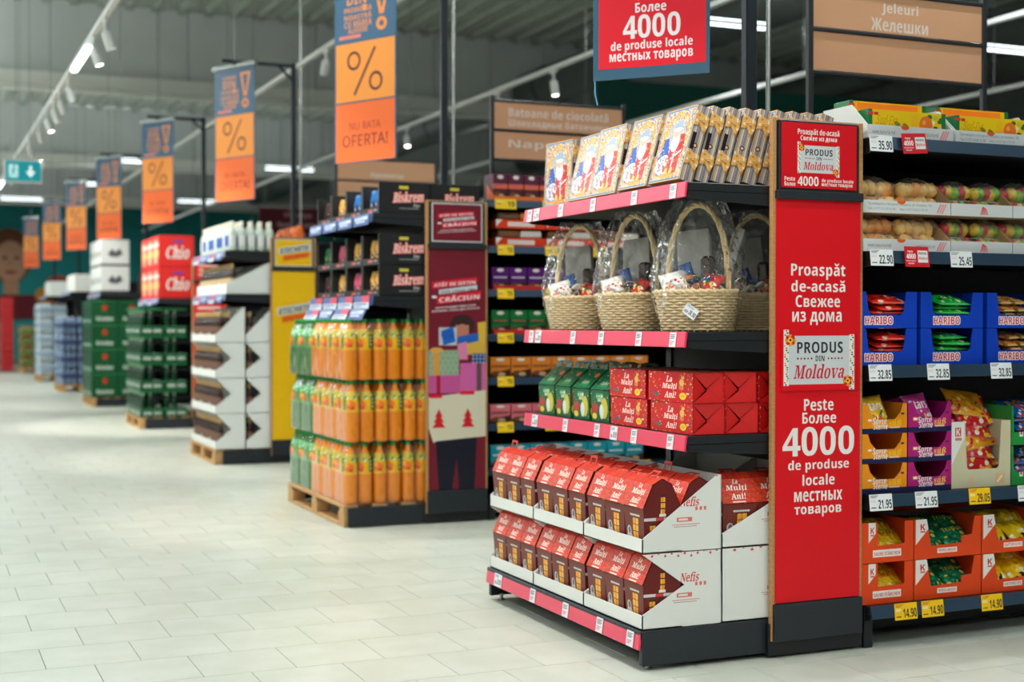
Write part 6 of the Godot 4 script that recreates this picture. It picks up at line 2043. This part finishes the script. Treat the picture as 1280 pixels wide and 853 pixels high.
func hanging_signs() -> void:
	# percent signs
	var top := cv(512, 440, rgb(72, 108, 138))
	var org := rgb(246, 150, 80)
	tx(top, "CUMPĂRĂ", 90, 30, 190, 46, org); tx(top, "DIN", 100, 90, 170, 76, org)
	for k in 3: tx(top, ["PROMOȚIA", "NOASTRĂ", "CU MAREA"][k], 76, 176 + k * 56, 240, 48, org)
	tx(top, "ALEGERE", 110, 340, 170, 40, org)
	fr(top, 30, 392, 190, 26, rgb(240, 130, 110))
	pg(top, [Vector2(330, 20), Vector2(470, 20), Vector2(420, 270), Vector2(380, 270)], org); pg(top, [Vector2(366, 44), Vector2(436, 44), Vector2(406, 220), Vector2(396, 220)], rgb(72, 108, 138))
	el(top, 400, 340, 46, 50, org); el(top, 400, 340, 20, 22, rgb(72, 108, 138))
	var pc := cv(512, 360, rgb(255, 158, 72))
	var ink := rgb(86, 34, 50)
	el(pc, 160, 110, 58, 58, ink); el(pc, 160, 110, 42, 42, rgb(255, 158, 72)); el(pc, 350, 250, 58, 58, ink); el(pc, 350, 250, 42, 42, rgb(255, 158, 72))
	ln(pc, Vector2(345, 44), Vector2(165, 320), 18, ink)
	var of := cv(512, 360, rgb(255, 116, 56))
	tx(of, "NU RATA", 120, 120, 270, 46, rgb(170, 50, 40), false, false); tx(of, "OFERTA!", 60, 196, 390, 72, rgb(110, 34, 44), false, false)
	var frame := M("sign_frame", rgb(60, 92, 124), 0.4)
	var dark := M("pole_dark", rgb(20, 30, 40), 0.4, 0.3)
	for k in 7:
		var z: float = [-9.45, -13.78, -18.5, -23.4, -28.3, -33.5, -39.5][k]
		var bot: float = [2.5, 2.57, 2.66, 2.72, 2.78, 2.8, 2.84][k]
		var H := 1.32
		var t := thing("promotion_sign", ["orange percent sign over the juice bottles", "orange percent sign over the white bottle trays", "orange percent sign over the red crisp cartons", "orange percent sign over the green star cartons", "orange percent sign over the grey-blue water packs", "orange percent sign over the pale clear water packs", "orange percent sign over the brown can packs"][k] + ", hung from a dark pole arm", "sign", V(3.57, 0, z), 0.0, "orange percent signs along the aisle")
		var pole := MB.new()
		pole.bb(V(0, 1.087 + (bot + H + 0.1) / 2, 0), V(0.05, bot + H + 0.1 - 2.174, 0.04), 0.005)
		part("pole", pole.mesh(), dark, t)
		var ya := bot + H + 0.07
		var arm := MB.new()
		arm.bb(V(-0.36, ya, 0), V(0.74, 0.035, 0.03), 0.004)
		arm.tube([V(0, ya - 0.16, 0), V(-0.16, ya, 0)], 0.014, 6)
		part("arm", arm.mesh(), dark, t)
		var cb := MB.new()
		cb.tube([V(-0.6, ya + 0.02, 0), V(-0.6, 6.95, 0)], 0.005, 6)
		part("cable", cb.mesh(), M("steel"), t)
		var sg := Node3D.new()
		sg.name = "sign_board"
		t.add_child(sg)
		sg.position = V(-0.6, bot, 0)
		sg.rotation.y = [-1.09, -1.1, -1.02, -1.0, -1.0, -0.95, -0.95][k]
		part("frame", bm(V(0.62, H, 0.005), V(0, H / 2, 0), 0.001), frame, sg)
		var bar := MB.new()
		bar.tube([V(-0.33, H + 0.03, 0), V(0.33, H + 0.03, 0)], 0.025, 10)
		part("clamp_tube", bar.mesh(), M("chrome", rgb(200, 206, 210), 0.15, 1.0), sg)
		board_part(sg, "slogan_card", top, 0.59, 0.42, V(0, 1.08, 0), "percent_top")
		board_part(sg, "percent_card", pc, 0.59, 0.42, V(0, 0.648, 0), "percent_mid")
		board_part(sg, "offer_card", of, 0.59, 0.42, V(0, 0.216, 0), "percent_low")
	# red local-produce sign
	var rd := cv(640, 700, rgb(222, 26, 44))
	var w := rgb(236, 230, 232)
	tx(rd, "Peste", 236, 338, 162, 46, w); tx(rd, "Более", 222, 396, 186, 46, w); tx(rd, "4000", 148, 452, 344, 112, w)
	tx(rd, "de produse locale", 74, 572, 490, 56, w); tx(rd, "местных товаров", 66, 630, 500, 54, w)
	var t2 := thing("local_produce_sign", "red and blue framed sign counting local products, hung over the gift baskets", "sign", V(3.56, 0, -5.43))
	part("pole", bm(V(0.06, 1.5, 0.05), V(0, 2.925, 0), 0.005), dark, t2)
	part("arm", bm(V(0.7, 0.035, 0.03), V(-0.33, 3.25, 0), 0.004), dark, t2)
	var sb := Node3D.new()
	sb.name = "sign_board"
	t2.add_child(sb)
	sb.position = V(-0.52, 2.45, 0.0)
	sb.rotation.y = -0.82
	part("frame", bm(V(0.545, 0.74, 0.006), V(0, 0.37, 0), 0.001), M("sign_blue", rgb(44, 84, 110), 0.4), sb)
	board_part(sb, "print", rd, 0.5, 0.66, V(0.005, 0.38, 0.001), "local_print")
	var tie := MB.new()
	tie.tube([V(-0.265, 0.0, 0), V(-0.262, -0.06, 0.004), V(-0.25, -0.11, 0.006)], 0.003, 5)
	part("tie_strip", tie.mesh(), M("tie_blue", rgb(90, 150, 190), 0.3), sb)
	part("clamp_bar", bm(V(0.56, 0.03, 0.02), V(0, 0.755, 0), 0.003), dark, sb)
	# steel cables beside the poles
	for k in 3:
		var cb := MB.new()
		cb.tube([V(0, 2.19, 0), V(0, 6.95, 0)], 0.011, 8)
		single("steel_cable", cb.mesh(), M("cable_bright", rgb(190, 192, 188), 0.25, 0.8), "bright steel rod running from the roof to the gondola at the " + ["red local-produce column", "maroon Christmas column", "yellow column"][k], "cable", V(3.645, 0, [-5.40, -9.45, -13.78][k]))
	# category boards
	category_board("tan category board lettered for jellies, on black posts", 3.89, 4.94, -5.42, 2.535, 2.95, ["Jeleuri", "Желешки"], [], "jelly_board")
	category_board("tan category board lettered for chocolate bars, on black posts", 3.95, 5.05, -9.45, 2.56, 3.01, ["Batoane de ciocolată", "Шоколадные батончики"], ["Napolitane"], "bar_board")
	category_board("tan category board showing above the black biscuit cartons", 4.02, 5.12, -13.8, 2.6, 3.06, ["", "Ароматы"], [""], "third_board")
	# dark red wine banner further off
	var wb := cv(512, 170, rgb(92, 22, 36))
	tx(wb, "Vin roșu", 160, 26, 180, 44, rgb(196, 160, 160)); tx(wb, "Красное вино", 120, 92, 270, 44, rgb(196, 160, 160))
	var t3 := thing("wine_banner", "dark red banner with pale lettering hung beyond the yellow column", "banner", V(8.4, 3.75, -32.0))
	part("board", bm(V(1.9, 0.62, 0.04), Vector3.ZERO, 0.004), M("banner_red", rgb(92, 22, 36), 0.5), t3)
	board_part(t3, "print", wb, 1.88, 0.6, V(0, 0, 0.019), "wine_print", false)
	var cw := MB.new()
	cw.tube([V(-0.8, 0.3, 0), V(-0.8, 3.2, 0)], 0.006, 5); cw.tube([V(0.8, 0.3, 0), V(0.8, 3.2, 0)], 0.006, 5)
	part("wire", cw.mesh(), M("steel"), t3)
	# exit sign
	var ex := cv(256, 150, rgb(6, 130, 140))
	var ww := rgb(240, 250, 248)
	fr(ex, 26, 30, 64, 92, rgb(190, 226, 226)); el(ex, 62, 42, 10, 10, rgb(6, 130, 140)); ln(ex, Vector2(60, 54), Vector2(56, 88), 14, rgb(6, 130, 140)); ln(ex, Vector2(56, 86), Vector2(80, 108), 9, rgb(6, 130, 140)); ln(ex, Vector2(56, 86), Vector2(34, 112), 9, rgb(6, 130, 140)); ln(ex, Vector2(60, 60), Vector2(84, 72), 8, rgb(6, 130, 140)); ln(ex, Vector2(58, 60), Vector2(36, 74), 8, rgb(6, 130, 140))
	fr(ex, 172, 34, 16, 50, ww); pg(ex, [Vector2(146, 76), Vector2(214, 76), Vector2(180, 118)], ww)
	var t4 := thing("exit_sign", "lit green exit sign with a running figure and arrow, hung over the aisle", "sign", V(1.46, 3.34, -20.8))
	part("housing", bm(V(0.52, 0.33, 0.06), V(0, 0.165, 0), 0.01), M("lamp_white"), t4)
	var em := PM("exit_print", ex, 0.4)
	em.emission_enabled = true
	em.emission_texture = em.albedo_texture
	em.emission_energy_multiplier = 0.7
	em.emission_operator = BaseMaterial3D.EMISSION_OP_MULTIPLY
	em.emission = Color.WHITE
	var q := MB.new()
	q.q(V(-0.24, 0.31, 0.032), V(0.24, 0.31, 0.032), V(0.24, 0.02, 0.032), V(-0.24, 0.02, 0.032))
	part("lit_face", q.mesh(), em, t4)
	var ew := MB.new()
	ew.tube([V(-0.09, 0.33, 0), V(-0.09, 3.6, 0)], 0.006, 5); ew.tube([V(0.09, 0.33, 0), V(0.09, 3.6, 0)], 0.006, 5)
	part("wire", ew.mesh(), M("steel"), t4)

func category_board(label: String, x0: float, x1: float, z: float, y0: float, y1: float, up: Array, low: Array, key: String) -> void:
	var t := thing("category_board", label, "sign", V((x0 + x1) / 2, 2.196, z))
	var w := x1 - x0
	var black := M("frame_black", rgb(22, 26, 30), 0.4)
	for s in [-1.0, 1.0]: part("post", bm(V(0.028, y1 - 2.17, 0.028), V(s * (w / 2), (y1 - 2.17) / 2, 0), 0.003), black, t)
	var h := (y1 - y0 - 0.05) / 2
	for k in 3: part("rail", bm(V(w, 0.018, 0.024), V(0, y0 - 2.196 + k * (y1 - y0 - 0.009) / 2.0, 0), 0.003), black, t)
	var tan := rgb(222, 166, 128)
	var ink := rgb(238, 222, 210)
	for k in 2:
		var im := cv(768, 148, tan)
		var words2: Array = up if k == 1 else low
		var n := words2.size()
		for j in n:
			if words2[j] == "": continue
			var ww := minf(660.0, (24.0 + 13.0 * j) * words2[j].length()) if words2[j].length() < 10 else 600.0
			tx(im, words2[j], 384 - ww / 2, (28 if j == 0 else 90) if n == 2 else 40, ww, 50 if n == 2 else 60, ink)
		var b := MB.new()
		b.box(Vector3.ZERO, V(w - 0.03, h, 0.008), {"*": Rect2(0.01, 0.02, 0.01, 0.01), "F": Rect2(0, 0, 1, 1)})
		part("panel", b.mesh(), PM("%s_%d" % [key, k], im, 0.5), t, V(0, y0 - 2.196 + 0.014 + h / 2 + k * (h + 0.02), 0))
